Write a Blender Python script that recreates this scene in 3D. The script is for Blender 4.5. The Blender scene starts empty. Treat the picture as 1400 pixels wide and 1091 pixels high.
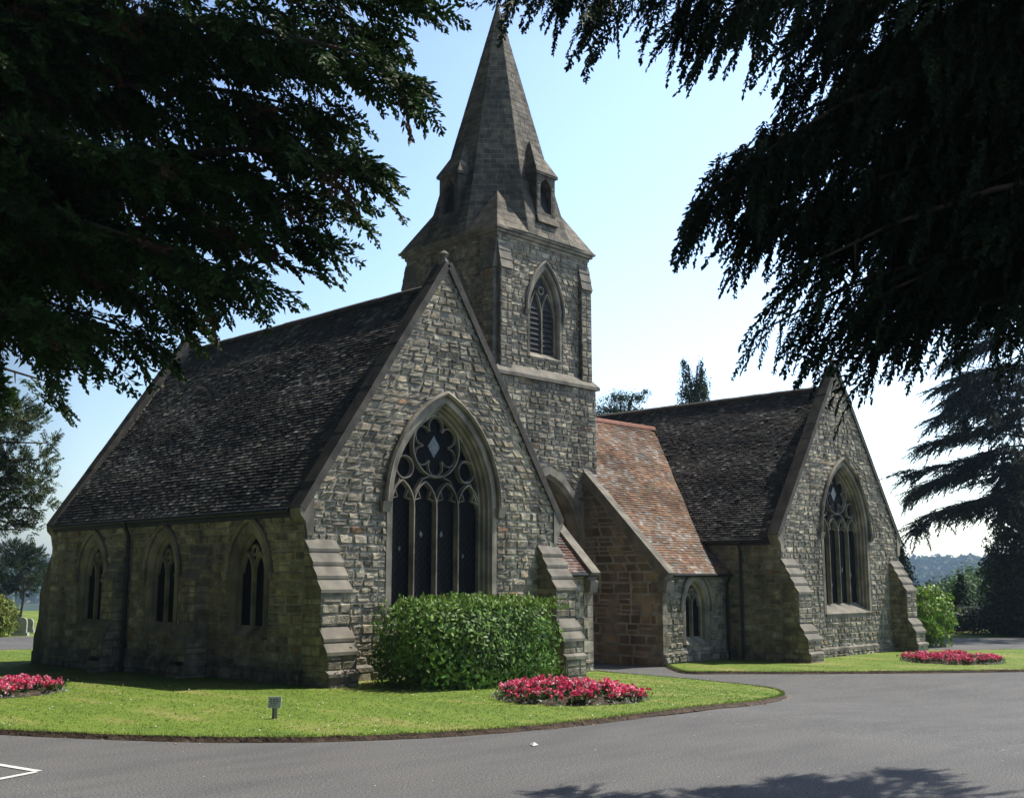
import bpy, math, random
import numpy as np
from mathutils import Vector, Matrix
random.seed(7); rng = np.random.default_rng(7)
R_ = math.radians
sc = bpy.context.scene
# ------------------------------------------------------------ camera, sky, sun, exposure
CAM = Vector((-12.424, -17.518, 2.0)); AZ = R_(44.2); PITCH = R_(9.13); FPX = 1525.0
FWD = Vector((math.cos(AZ), math.sin(AZ), 0)); RGT = Vector((math.sin(AZ), -math.cos(AZ), 0))
cd = bpy.data.cameras.new('camera'); cam = bpy.data.objects.new('camera', cd); sc.collection.objects.link(cam)
cam.location = CAM; cam.rotation_euler = (math.pi/2 + PITCH, 0, AZ - math.pi/2)
cd.sensor_fit = 'HORIZONTAL'; cd.sensor_width = 36; cd.lens = 36*FPX/1400; cd.clip_start = .1; cd.clip_end = 9000
sc.camera = cam
SUN_EL = R_(56.5); SUN_TH = R_(20)          # TH: how far the sun stands towards -Y from +X
w = bpy.data.worlds.new('World'); sc.world = w; w.use_nodes = True
nt = w.node_tree; bg = nt.nodes['Background']; sky = nt.nodes.new('ShaderNodeTexSky')
sky.sky_type = 'NISHITA'; sky.sun_disc = False; sky.sun_elevation = SUN_EL
sky.sun_rotation = math.pi/2 + SUN_TH; sky.air_density = 1.0; sky.dust_density = 1.0; sky.ozone_density = 1.0
nt.links.new(sky.outputs[0], bg.inputs[0]); bg.inputs[1].default_value = .10
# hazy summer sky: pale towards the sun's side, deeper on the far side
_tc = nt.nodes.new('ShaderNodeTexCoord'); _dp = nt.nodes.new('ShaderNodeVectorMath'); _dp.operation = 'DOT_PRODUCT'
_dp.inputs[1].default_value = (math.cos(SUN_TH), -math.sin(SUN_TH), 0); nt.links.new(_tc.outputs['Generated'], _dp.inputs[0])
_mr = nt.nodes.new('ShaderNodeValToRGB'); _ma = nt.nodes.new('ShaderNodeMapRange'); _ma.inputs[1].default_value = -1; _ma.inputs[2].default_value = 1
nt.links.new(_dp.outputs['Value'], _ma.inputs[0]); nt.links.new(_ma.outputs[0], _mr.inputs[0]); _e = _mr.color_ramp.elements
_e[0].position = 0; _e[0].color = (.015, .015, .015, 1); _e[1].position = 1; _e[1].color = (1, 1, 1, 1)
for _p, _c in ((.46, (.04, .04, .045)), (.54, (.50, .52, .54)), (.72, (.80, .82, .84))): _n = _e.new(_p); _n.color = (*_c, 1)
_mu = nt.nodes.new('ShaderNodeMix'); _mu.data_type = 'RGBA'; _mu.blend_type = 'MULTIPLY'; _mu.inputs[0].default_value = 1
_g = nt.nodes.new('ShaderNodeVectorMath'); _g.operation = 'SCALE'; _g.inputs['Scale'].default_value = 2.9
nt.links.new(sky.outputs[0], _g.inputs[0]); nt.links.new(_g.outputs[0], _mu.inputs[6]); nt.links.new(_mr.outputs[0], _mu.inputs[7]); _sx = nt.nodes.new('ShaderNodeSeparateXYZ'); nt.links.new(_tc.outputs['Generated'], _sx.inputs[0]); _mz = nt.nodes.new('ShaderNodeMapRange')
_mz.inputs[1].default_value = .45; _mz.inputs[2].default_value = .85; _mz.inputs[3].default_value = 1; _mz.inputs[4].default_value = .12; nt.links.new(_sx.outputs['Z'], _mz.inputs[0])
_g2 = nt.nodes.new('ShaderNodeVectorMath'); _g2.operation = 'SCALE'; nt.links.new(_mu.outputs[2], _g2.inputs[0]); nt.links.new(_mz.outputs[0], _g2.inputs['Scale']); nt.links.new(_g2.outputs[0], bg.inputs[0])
sd = bpy.data.lights.new('sun', 'SUN'); so = bpy.data.objects.new('sun', sd); sc.collection.objects.link(so)
sd.energy = 5.0; sd.angle = R_(.5); sd.color = (1, .94, .83)
sdir = Vector((math.cos(SUN_EL)*math.cos(SUN_TH), -math.cos(SUN_EL)*math.sin(SUN_TH), math.sin(SUN_EL)))
so.rotation_euler = sdir.to_track_quat('Z', 'Y').to_euler(); so.location = (0, 0, 40)
sc.view_settings.view_transform = 'Standard'; sc.view_settings.look = 'None'; sc.view_settings.gamma = 1
sc.view_settings.exposure = 0.40
sc.cycles.max_bounces = 6; sc.cycles.transparent_max_bounces = 4

def at(px, py, d):
    """point seen at (px, py) of the 1400 px wide photo at forward ground distance d"""
    FW = FWD*math.cos(PITCH) + Vector((0, 0, 1))*math.sin(PITCH); UP = Vector((0, 0, 1))*math.cos(PITCH) - FWD*math.sin(PITCH)
    r = FW + RGT*((px-700)/FPX) - UP*((py-545.5)/FPX)
    return CAM + r*(d/r.dot(FWD))
def S(t): t = min(1, max(0, t)); return t*t*(3-2*t)
def g(x, y): return -.45*S((x-1)/10) - .2*S(y/11)*S((12-x)/8)

# ------------------------------------------------------------ materials
def mat(name, base=(.3, .3, .3), base2=None, rough=.85, scale=3.0, bump=0.0, bscale=40.0, attr=False, detail=6, spec=.3, trans=0.0, mixamt=1.0):
    m = bpy.data.materials.new(name); m.use_nodes = True; n = m.node_tree; L = n.links
    p = n.nodes['Principled BSDF']; p.inputs['Roughness'].default_value = rough; p.inputs['Specular IOR Level'].default_value = spec
    tc = n.nodes.new('ShaderNodeTexCoord'); no = n.nodes.new('ShaderNodeTexNoise'); no.inputs['Scale'].default_value = scale; no.inputs['Detail'].default_value = detail
    L.new(tc.outputs['Object'], no.inputs['Vector'])
    rp = n.nodes.new('ShaderNodeValToRGB'); b2 = base2 or tuple(c*.6 for c in base)
    rp.color_ramp.elements[0].color = (*b2, 1); rp.color_ramp.elements[1].color = (*base, 1)
    rp.color_ramp.elements[0].position = .35; rp.color_ramp.elements[1].position = .68
    L.new(no.outputs[0], rp.inputs[0]); out = rp.outputs[0]
    if attr:
        a = n.nodes.new('ShaderNodeAttribute'); a.attribute_name = 'Col'
        mx = n.nodes.new('ShaderNodeMix'); mx.data_type = 'RGBA'; mx.blend_type = 'MULTIPLY'; mx.inputs[0].default_value = mixamt
        L.new(a.outputs['Color'], mx.inputs[6]); L.new(out, mx.inputs[7]); out = mx.outputs[2]
    L.new(out, p.inputs['Base Color'])
    if bump:
        nb = n.nodes.new('ShaderNodeTexNoise'); nb.inputs['Scale'].default_value = bscale; nb.inputs['Detail'].default_value = 8
        L.new(tc.outputs['Object'], nb.inputs['Vector']); bp = n.nodes.new('ShaderNodeBump'); bp.inputs['Strength'].default_value = 1; bp.inputs['Distance'].default_value = bump
        L.new(nb.outputs[0], bp.inputs['Height']); L.new(bp.outputs[0], p.inputs['Normal'])
    if trans:
        t = n.nodes.new('ShaderNodeBsdfTranslucent'); L.new(out, t.inputs[0]); ms = n.nodes.new('ShaderNodeMixShader'); ms.inputs[0].default_value = trans
        L.new(p.outputs[0], ms.inputs[1]); L.new(t.outputs[0], ms.inputs[2]); L.new(ms.outputs[0], n.nodes['Material Output'].inputs[0])
    return m
M = {}
M['stone'] = mat('rock_faced_stone', (1.15, 1.12, 1.05), (.5, .5, .5), .9, 5, .02, 28, attr=True)
M['mortar'] = mat('lime_mortar', (.34, .32, .28), (.20, .19, .17), .95, 4, .006, 60)
M['ashlar'] = mat('dressed_sandstone', (.33, .295, .24), (.15, .135, .115), .85, 2.2, .004, 50)
M['weather'] = mat('weathering_slab_stone', (.235, .212, .178), (.15, .138, .118), .85, 3, .004, 50)
M['brownstone'] = mat('passage_stone', (1.1, 1.0, .9), (.55, .5, .45), .9, 2, .008, 30, attr=True)
M['tile'] = mat('clay_tile', (1.2, 1.2, 1.2), (.55, .55, .55), .8, 1.3, .004, 60, attr=True)
M['coping'] = mat('coping_stone', (.105, .095, .085), (.05, .046, .043), .9, 3, .006, 40)
M['ridge'] = mat('ridge_tile', (.10, .075, .06), (.05, .045, .04), .85, 5, .004, 50)
M['redridge'] = mat('red_ridge_tile', (.30, .13, .085), (.2, .09, .065), .8, 6, .004, 50)
M['glass'] = mat('leaded_glass', (.006, .007, .008), (.003, .003, .004), .5, 9, .002, 8, spec=.03)
M['palegl'] = mat('pale_pane', (.11, .14, .17), (.03, .045, .06), .3, 12, 0, 8)
M['lead'] = mat('dark_lead', (.012, .012, .013), (.008, .008, .008), .6, 5)
M['pipe'] = mat('black_iron', (.02, .02, .02), (.012, .012, .012), .5, 5)
M['louvre'] = mat('louvre_slate', (.032, .032, .033), (.02, .02, .02), .8, 5)
M['bark'] = mat('bark', (.10, .075, .055), (.04, .03, .025), .95, 9, .02, 30)
M['leafN'] = mat('conifer_needles', (1.2, 1.2, 1.2), (.75, .75, .75), .65, 1.5, attr=True, trans=.22, spec=.2)
M['leaf'] = mat('leaves', (1.2, 1.2, 1.2), (.7, .7, .7), .55, 2, attr=True, trans=.2, spec=.3)
M['petal'] = mat('petals', (1.1, 1.1, 1.1), (.85, .85, .85), .6, 6, attr=True, trans=.2)
M['soil'] = mat('soil', (.09, .06, .04), (.04, .028, .02), .95, 8, .03, 20)
M['white'] = mat('road_paint', (.75, .75, .73), (.55, .55, .53), .7, 14, .002, 80)
M['post'] = mat('sign_post_metal', (.06, .06, .06), (.04, .04, .04), .5, 6)
M['plate'] = mat('sign_plate_paint', (.6, .62, .6), (.42, .46, .43), .5, 12)
M['grave'] = mat('gravestone_stone', (.42, .41, .39), (.25, .25, .24), .9, 6, .01, 20)

def node_mat(name, rough=.9):
    m = bpy.data.materials.new(name); m.use_nodes = True; n = m.node_tree; p = n.nodes['Principled BSDF']; p.inputs['Roughness'].default_value = rough
    p.inputs['Specular IOR Level'].default_value = .25
    tc = n.nodes.new('ShaderNodeTexCoord'); return m, n, p, tc
def noise(n, tc, scale, detail=5, sock='Object', vec=None):
    t = n.nodes.new('ShaderNodeTexNoise'); t.inputs['Scale'].default_value = scale; t.inputs['Detail'].default_value = detail
    if vec is not None:
        mp = n.nodes.new('ShaderNodeMapping'); mp.inputs['Scale'].default_value = vec; n.links.new(tc.outputs[sock], mp.inputs[0]); n.links.new(mp.outputs[0], t.inputs['Vector'])
    else: n.links.new(tc.outputs[sock], t.inputs['Vector'])
    return t.outputs[0]
def ramp(n, src, stops):
    r = n.nodes.new('ShaderNodeValToRGB'); e = r.color_ramp.elements
    while len(e) < len(stops): e.new(.5)
    for k, (p, c) in enumerate(stops): e[k].position = p; e[k].color = (*c, 1)
    n.links.new(src, r.inputs[0]); return r.outputs[0]
def mixc(n, f, a, b, mode='MIX'):
    x = n.nodes.new('ShaderNodeMix'); x.data_type = 'RGBA'; x.blend_type = mode
    if isinstance(f, float): x.inputs[0].default_value = f
    else: n.links.new(f, x.inputs[0])
    n.links.new(a, x.inputs[6]); n.links.new(b, x.inputs[7]); return x.outputs[2]
# asphalt
m, n, p, tc = node_mat('worn_asphalt', .85)
c1 = ramp(n, noise(n, tc, .35, 6), [(.3, (.106, .105, .107)), (.7, (.128, .127, .128))])
c2 = ramp(n, noise(n, tc, 48, 2), [(.3, (.45, .45, .45)), (.5, (.95, .95, .95)), (.72, (1.75, 1.72, 1.65))])
c3 = ramp(n, noise(n, tc, 1.1, 9, vec=(.5, 1.8, 1)), [(.36, (.89, .89, .90)), (.5, (1, 1, 1)), (.64, (1.07, 1.06, 1.04))])
n.links.new(mixc(n, 1.0, mixc(n, 1.0, c1, c2, 'MULTIPLY'), c3, 'MULTIPLY'), p.inputs['Base Color'])
bp = n.nodes.new('ShaderNodeBump'); bp.inputs['Distance'].default_value = .006; n.links.new(noise(n, tc, 60, 4), bp.inputs['Height']); n.links.new(bp.outputs[0], p.inputs['Normal'])
M['road'] = m
def stain(m, lo=.55, sc_=.9, zs=.35):
    n = m.node_tree; p = n.nodes['Principled BSDF']; l = p.inputs['Base Color'].links[0]; src = l.from_socket; tc_ = [q for q in n.nodes if q.type == 'TEX_COORD'][0]
    c = ramp(n, noise(n, tc_, sc_, 7, vec=(1.6, 1.6, zs)), [(.34, (lo, lo*.99, lo*.95)), (.50, (.95, .95, .94)), (.68, (1.14, 1.12, 1.05))])
    n.links.new(mixc(n, 1.0, src, c, 'MULTIPLY'), p.inputs['Base Color'])
stain(M['stone']); stain(M['ashlar'], .5, 1.5); stain(M['weather'], .65, 1.8); stain(M['mortar'], .6); stain(M['brownstone'], .6, .8); stain(M['coping'], .6, 2)
# lawn
def lawn_mat(name, k=1.0):
    m, n, p, tc = node_mat(name, .85)
    c1 = ramp(n, noise(n, tc, .8, 7, vec=(1.5, .6, 1)), [(.3, (.10*k, .17*k, .022*k)), (.52, (.145*k, .215*k, .03*k)), (.70, (.26*k, .25*k, .085*k))])
    c2 = ramp(n, noise(n, tc, 22, 5), [(.3, (.8, .82, .75)), (.7, (1.15, 1.12, 1.08))])
    n.links.new(mixc(n, 1.0, c1, c2, 'MULTIPLY'), p.inputs['Base Color'])
    bp = n.nodes.new('ShaderNodeBump'); bp.inputs['Distance'].default_value = .03; n.links.new(noise(n, tc, 30, 6), bp.inputs['Height']); n.links.new(bp.outputs[0], p.inputs['Normal'])
    return m
M['lawn'] = lawn_mat('mown_lawn')
# far country: fields and woods
m, n, p, tc = node_mat('far_country', .95)
vo = n.nodes.new('ShaderNodeTexVoronoi'); vo.inputs['Scale'].default_value = .006; n.links.new(tc.outputs['Object'], vo.inputs['Vector'])
c1 = ramp(n, vo.outputs['Color'], [(.2, (.05, .08, .025)), (.5, (.14, .16, .06)), (.75, (.2, .19, .1)), (.9, (.04, .06, .02))])
c2 = ramp(n, noise(n, tc, .05, 6), [(.4, (.5, .55, .5)), (.6, (1, 1, 1))])
n.links.new(mixc(n, 1.0, c1, c2, 'MULTIPLY'), p.inputs['Base Color']); M['land'] = m

# ------------------------------------------------------------ mesh builder
C = sc.collection
class MB:
    def __init__(s): s.v = []; s.f = []; s.c = []
    def add(s, vs, fs, col=(.24, .22, .195)):
        b = len(s.v); s.v += [tuple(v) for v in vs]
        for f in fs: s.f.append(tuple(i+b for i in f)); s.c.append(col)
    def quad(s, a, b, c, d, col=(.24, .22, .195)): s.add([a, b, c, d], [(0, 1, 2, 3)], col)
    def hexa(s, b4, t4, col=(.24, .22, .195)):
        s.add(list(b4)+list(t4), [(3, 2, 1, 0), (4, 5, 6, 7), (0, 1, 5, 4), (1, 2, 6, 5), (2, 3, 7, 6), (3, 0, 4, 7)], col)
    def box(s, x0, x1, y0, y1, z0, z1, col=(.24, .22, .195)):
        s.hexa([(x0, y0, z0), (x1, y0, z0), (x1, y1, z0), (x0, y1, z0)], [(x0, y0, z1), (x1, y0, z1), (x1, y1, z1), (x0, y1, z1)], col)
    def tube(s, pts, rad, k=6, col=(.24, .22, .195)):
        rings = []
        for i, p_ in enumerate(pts):
            p_ = Vector(p_); a = Vector(pts[max(0, i-1)]); b = Vector(pts[min(len(pts)-1, i+1)]); t = (b-a).normalized()
            u = t.cross(Vector((0, 0, 1)) if abs(t.z) < .9 else Vector((1, 0, 0))).normalized(); v_ = t.cross(u)
            r = rad[i] if isinstance(rad, (list, tuple)) else rad
            rings.append([p_ + (u*math.cos(2*math.pi*j/k) + v_*math.sin(2*math.pi*j/k))*r for j in range(k)])
        fs = []
        for i in range(len(pts)-1):
            for j in range(k): fs.append((i*k+j, i*k+(j+1) % k, (i+1)*k+(j+1) % k, (i+1)*k+j))
        fs += [tuple(range(k))[::-1], tuple((len(pts)-1)*k+j for j in range(k))]
        s.add([q for r in rings for q in r], fs, col)
    def build(s, name, m, parent=None, smooth=False):
        me = bpy.data.meshes.new(name); me.from_pydata(s.v, [], s.f); me.materials.append(m)
        ca = me.color_attributes.new('Col', 'FLOAT_COLOR', 'CORNER')
        cc = np.array([(*c, 1) for c, f in zip(s.c, s.f) for _ in f], dtype=np.float32).ravel()
        ca.data.foreach_set('color', cc)
        if smooth: me.polygons.foreach_set('use_smooth', [True]*len(me.polygons))
        me.update(); return link(name, me, parent)
def link(name, me, parent=None):
    o = bpy.data.objects.new(name, me); C.objects.link(o)
    if parent is not None: o.parent = parent; o.matrix_parent_inverse = Matrix.Translation(parent.location).inverted()
    return o
def quads_np(name, V, Col, m, parent=None):
    """V: (N,4,3) quads, Col: (N,3)"""
    N = len(V); me = bpy.data.meshes.new(name)
    me.vertices.add(N*4); me.vertices.foreach_set('co', V.astype(np.float32).ravel())
    me.loops.add(N*4); me.loops.foreach_set('vertex_index', np.arange(N*4, dtype=np.int32))
    me.polygons.add(N); me.polygons.foreach_set('loop_start', np.arange(0, N*4, 4, dtype=np.int32)); me.polygons.foreach_set('loop_total', np.full(N, 4, dtype=np.int32))
    me.materials.append(m); ca = me.color_attributes.new('Col', 'FLOAT_COLOR', 'CORNER')
    c4 = np.ones((N, 4, 4), np.float32); c4[:, :, :3] = Col[:, None, :]; ca.data.foreach_set('color', c4.ravel())
    me.update(calc_edges=True); me.validate(); return link(name, me, parent)
def empty(name, loc): o = bpy.data.objects.new(name, None); C.objects.link(o); o.location = loc; o.empty_display_size = .3; return o
def tag(o, label=None, cat=None, group=None, kind=None):
    if label: o['label'] = label
    if cat: o['category'] = cat
    if group: o['group'] = group
    if kind: o['kind'] = kind
    return o

# ------------------------------------------------------------ local frames on walls
class Fr:
    def __init__(s, o, u, n_): s.o = Vector(o); s.u = Vector(u); s.n = Vector(n_)
    def __call__(s, a, z, d=0.0): return s.o + s.u*a + Vector((0, 0, z)) + s.n*d
def front(x0, y0): return Fr((x0, y0, 0), (1, 0, 0), (0, -1, 0))
def west(x0, y0): return Fr((x0, y0, 0), (0, -1, 0), (-1, 0, 0))
def east(x0, y0): return Fr((x0, y0, 0), (0, 1, 0), (1, 0, 0))
def rear(x0, y0): return Fr((x0, y0, 0), (-1, 0, 0), (0, 1, 0))

def arch(a, sp, rise, o=0.0, z0=None, nseg=10, cx=0.0):
    """outline of a pointed opening offset outwards by o, from foot left up to foot right"""
    Rr = (a*a+rise*rise)/(2*a); ph = math.acos(max(-1, min(1, (Rr-a)/(Rr+o)))); pts = []
    if z0 is not None: pts.append((cx-a-o, z0))
    for i in range(nseg+1):
        t = ph*i/nseg; pts.append((cx + (Rr-a) - (Rr+o)*math.cos(t), sp + (Rr+o)*math.sin(t)))
    for i in range(nseg-1, -1, -1):
        t = ph*i/nseg; pts.append((cx - (Rr-a) + (Rr+o)*math.cos(t), sp + (Rr+o)*math.sin(t)))
    if z0 is not None: pts.append((cx+a+o, z0))
    return pts
def arch_hole(cx, a, sp, rise, zb, o=0.0):
    Rr = (a*a+rise*rise)/(2*a); top = sp + math.sqrt(max(0, (Rr+o)**2-(Rr-a)**2))
    def f(z):
        if z < zb - 1e-6 or z > top: return None
        if z <= sp: return (cx-a-o, cx+a+o)
        hw = math.sqrt(max(0, (Rr+o)**2-(z-sp)**2)) - (Rr-a); return (cx-hw, cx+hw)
    f.cx = cx; f.zb = zb; f.top = top; return f
def rect_hole(x0, x1, zb, zt):
    def f(z): return (x0, x1) if zb-1e-6 <= z <= zt+1e-6 else None
    f.cx = (x0+x1)/2; f.zb = zb; f.top = zt; return f
def spans(z0, z1, xl, xr, holes):
    """trapezoids (a0,b0,a1,b1) left free between z0 and z1"""
    hs = []
    for h in holes:
        p0, p1 = h(z0+1e-4), h(z1-1e-4)
        if p0 or p1:
            if not p0: p0 = h(max(z0, h.zb)+1e-4) or (h.cx, h.cx)
            if not p1: p1 = (h.cx, h.cx)
            hs.append((*p0, *p1))
    hs.sort(); out = []; c0, c1 = xl(z0), xl(z1)
    for (a0, b0, a1, b1) in hs: out.append((c0, a0, c1, a1)); c0, c1 = b0, b1
    out.append((c0, xr(z0), c1, xr(z1)))
    return [s_ for s_ in out if (s_[1]-s_[0]) + (s_[3]-s_[2]) > .06]

GREY = [(.345, .312, .25), (.29, .265, .218), (.39, .355, .285), (.245, .226, .19), (.43, .39, .315), (.32, .29, .235), (.275, .238, .185), (.355, .31, .24), (.33, .31, .265)]
def stonecol(pal, warm=.03):
    c = random.choice(pal); k = random.uniform(.76, 1.2)
    if random.random() < warm: c = random.choice([(.34, .25, .15), (.32, .21, .13), (.33, .27, .17)])
    return tuple(x*k for x in c)
def stones(mb, fr, z0, z1, xl, xr, holes=(), hs=(.12, .22), ws=(.16, .42), pal=GREY, relief=.036, joint=.012, warm=.012, seed=0):
    rs = random.Random(seed); z = z0
    while z < z1 - .02:
        h = rs.uniform(*hs)
        if z+h > z1-.06: h = z1-z
        for (a0, b0, a1, b1) in spans(z, z+h, xl, xr, holes):
            wd = ((b0-a0)+(b1-a1))/2; t = 0.0
            while t < 1-1e-6:
                q = rs.uniform(*ws)/max(wd, .01); t2 = t+q
                if 1-t2 < .12/max(wd, .01): t2 = 1
                L0, R0 = a0+(b0-a0)*t, a0+(b0-a0)*t2; L1, R1 = a1+(b1-a1)*t, a1+(b1-a1)*t2
                parts = [(0, 1)]
                if h > .2 and rs.random() < .38: k = rs.uniform(.35, .65); parts = [(0, k), (k, 1)]
                for (p0, p1) in parts:
                    lb, rb = L0+(L1-L0)*p0, R0+(R1-R0)*p0; lt, rt = L0+(L1-L0)*p1, R0+(R1-R0)*p1
                    zb, zt = z+h*p0, z+h*p1
                    if min(rb-lb, rt-lt) < 0.0 or (rb-lb)+(rt-lt) < .07: continue
                    one_stone(mb, fr, lb, rb, lt, rt, zb, zt, relief, joint, stonecol(pal, warm), rs)
                t = t2
        z += h
def one_stone(mb, fr, lb, rb, lt, rt, zb, zt, relief, j, col, rs):
    us = (0, .10, .38, .68, .9, 1); vs = (0, .16, .5, .84, 1); vv = []
    base = rs.uniform(.3, 1)*relief; tu = rs.uniform(-.4, .4)*relief; tv = rs.uniform(-.5, .5)*relief
    wj = rs.uniform(-.006, .006)
    for b, v in enumerate(vs):
        l = lb+(lt-lb)*v+j*.5; r = rb+(rt-rb)*v-j*.5; l, r = (l, r) if r > l else ((l+r)/2-.001, (l+r)/2+.001)
        z = zb+j*.5+(zt-zb-j)*v
        for a, u in enumerate(us):
            edge = a in (0, 5) or b in (0, 4)
            d = -.012 if edge else base + tu*(u-.5)*2 + tv*(v-.5)*2 + rs.uniform(-.32, .32)*relief
            if not edge: d = max(d, .004)
            ju = 0 if edge else rs.uniform(-.012, .012)
            vv.append(fr(l+(r-l)*u+ju, z + (wj if not edge else 0), d))
    nu = len(us)
    mb.add(vv, [(b*nu+a, b*nu+a+1, (b+1)*nu+a+1, (b+1)*nu+a) for b in range(len(vs)-1) for a in range(nu-1)], col)
MORT = (.2, .185, .165)
def backing(mb, fr, z0, z1, xl, xr, holes=(), step=.12, d=0.0):
    z = z0
    while z < z1-1e-4:
        h = min(step, z1-z)
        for (a0, b0, a1, b1) in spans(z, z+h, xl, xr, holes):
            mb.quad(fr(a0, z, d), fr(b0, z, d), fr(b1, z+h, d), fr(a1, z+h, d), MORT)
        z += h
def wall(name, parent, fr, z0, z1, xl, xr, holes=(), seed=0, label=None, **kw):
    """mortar backing with real projecting rock-faced stones, one mesh with two materials"""
    mb = MB(); backing(mb, fr, z0, z1, xl, xr, holes); nb = len(mb.f)
    stones(mb, fr, z0, z1, xl, xr, holes, seed=seed, **kw)
    o = mb.build(name, M['mortar'], parent); o.data.materials.append(M['stone'])
    mi = np.zeros(len(mb.f), np.int32); mi[nb:] = 1; o.data.polygons.foreach_set('material_index', mi)
    if label: o['label'] = label
    return o
def sweep2(mb, fr, prof_pts, col=(.24, .22, .195), close=False):
    """prof_pts: list of (points2d, depth): consecutive outlines joined by strips"""
    for (pa, da), (pb, db) in zip(prof_pts[:-1], prof_pts[1:]):
        n_ = len(pa)
        for i in range(n_-1): mb.quad(fr(*pa[i], da), fr(*pa[i+1], da), fr(*pb[i+1], db), fr(*pb[i], db), col)
def bar(mb, fr, pts, wd, d0, d1, col=(.24, .22, .195), closed=False, chamfer=.45):
    """moulded tracery bar following a 2D polyline; d0 back, d1 front"""
    P = [Vector((p_[0], p_[1])) for p_ in pts]; n_ = len(P); ring = []
    for i in range(n_):
        a = P[i-1] if (i > 0 or closed) else P[i]; b = P[(i+1) % n_] if (i < n_-1 or closed) else P[i]
        t = (b-a).normalized(); nn = Vector((-t.y, t.x))
        ring.append([(P[i]+nn*wd/2, d0), (P[i]+nn*wd/2*chamfer, d1), (P[i]-nn*wd/2*chamfer, d1), (P[i]-nn*wd/2, d0)])
    vs = [fr(q.x, q.y, d) for r in ring for (q, d) in r]; fs = []
    m_ = n_ if closed else n_-1
    for i in range(m_):
        k = (i+1) % n_
        for j in range(3): fs.append((i*4+j, k*4+j, k*4+j+1, i*4+j+1))
    mb.add(vs, fs, col)
def circ(cx, cz, r, k=20, a0=0): return [(cx+r*math.cos(a0+2*math.pi*i/k), cz+r*math.sin(a0+2*math.pi*i/k)) for i in range(k)]

# ------------------------------------------------------------ windows
def two_light(parent, fr, cx, a, zsill, sp, rise, sur=.18, label=None, depth=.24, hood=True, louvre=False):
    mb = MB(); zs = zsill; zt0 = zs-.20
    Q = lambda o: arch(a, sp, rise, o, zt0, cx=cx)
    prof = [(Q(sur), -.02), (Q(sur), .02), (Q(.05), .022), (Q(0), -.03), (Q(-.02), -depth*.6), (Q(-.03-depth*.15), -depth*.7), (Q(-.035-depth*.17), -depth)]
    sweep2(mb, fr, prof)
    win = mb.build('window', M['ashlar'], parent)
    if label: win['label'] = label
    mb = MB()
    mb.hexa([fr(cx-a-.08, zt0-.07, .03), fr(cx+a+.08, zt0-.07, .03), fr(cx+a+.08, zt0-.07, -depth-.01), fr(cx-a-.08, zt0-.07, -depth-.01)],
            [fr(cx-a-.08, zt0+.01, .05), fr(cx+a+.08, zt0+.01, .05), fr(cx+a-.0, zs+.02, -depth-.01), fr(cx-a+.0, zs+.02, -depth-.01)])
    mb.build('sill', M['ashlar'], win)
    if hood:
        mb = MB(); o1, o2 = sur+.02, sur+.12
        A, B = arch(a, sp, rise, o1, cx=cx), arch(a, sp, rise, o2, cx=cx)
        sweep2(mb, fr, [(B, -.02), (B, .07), (arch(a, sp, rise, (o1+o2)/2, cx=cx), .10), (A, .07), (A, .0)])
        for s_ in (-1, 1):
            x = cx+s_*(a+(o1+o2)/2); mb.hexa([fr(x-.08, sp-.16, -.02), fr(x+.08, sp-.16, -.02), fr(x+.08, sp-.16, .09), fr(x-.08, sp-.16, .09)][::-1], [fr(x-.09, sp+.01, -.02), fr(x+.09, sp+.01, -.02), fr(x+.09, sp+.01, .12), fr(x-.09, sp+.01, .12)][::-1])
        mb.build('hood_mould', M['ashlar'], win)
    # tracery plate: mullion with two lancets and an eye
    mb = MB(); d0, d1 = -depth+.0, -depth+min(.09, depth*.5); ai = a-.035-depth*.17; hl = ai/2; lw = .11 if a > .4 else .09
    bar(mb, fr, [(cx, zs), (cx, sp+rise*.02)], lw, d0, d1)
    lr = rise*.52
    for s_ in (-1, 1):
        pts = arch(hl-.02, sp-.02, lr, 0, cx=cx+s_*hl*.98); bar(mb, fr, pts, lw*.8, d0, d1-.004*s_-.006)
    bar(mb, fr, arch(ai, sp, rise*.93, 0, cx=cx), lw*.7, d0, d1-.016)
    bar(mb, fr, circ(cx, sp+rise*.56, hl*.42, 14), lw*.6, d0, d1-.02, closed=True)
    mb.build('tracery', M['ashlar'], win)
    mb = MB(); backing(mb, fr, zs, sp+rise, lambda z: (arch_hole(cx, a, sp, rise, zs, -.02)(z) or (cx, cx))[0], lambda z: (arch_hole(cx, a, sp, rise, zs, -.02)(z) or (cx, cx))[1], d=-depth-.002)
    # solid stone filling of the spandrels between the lancets
    mb.build('glass', M['lead'] if louvre else M['glass'], win)
    if louvre:
        mb = MB(); z = zs+.05
        while z < sp+.15:
            mb.hexa([fr(cx-ai, z, -depth+.06), fr(cx+ai, z, -depth+.06), fr(cx+ai, z+.12, -depth+.004), fr(cx-ai, z+.12, -depth+.004)], [fr(cx-ai, z+.02, -depth+.06), fr(cx+ai, z+.02, -depth+.06), fr(cx+ai, z+.14, -depth+.004), fr(cx-ai, z+.14, -depth+.004)])
            z += .16
        mb.build('louvres', M['louvre'], win)
    return arch_hole(cx, a, sp, rise, zt0, sur)
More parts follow.
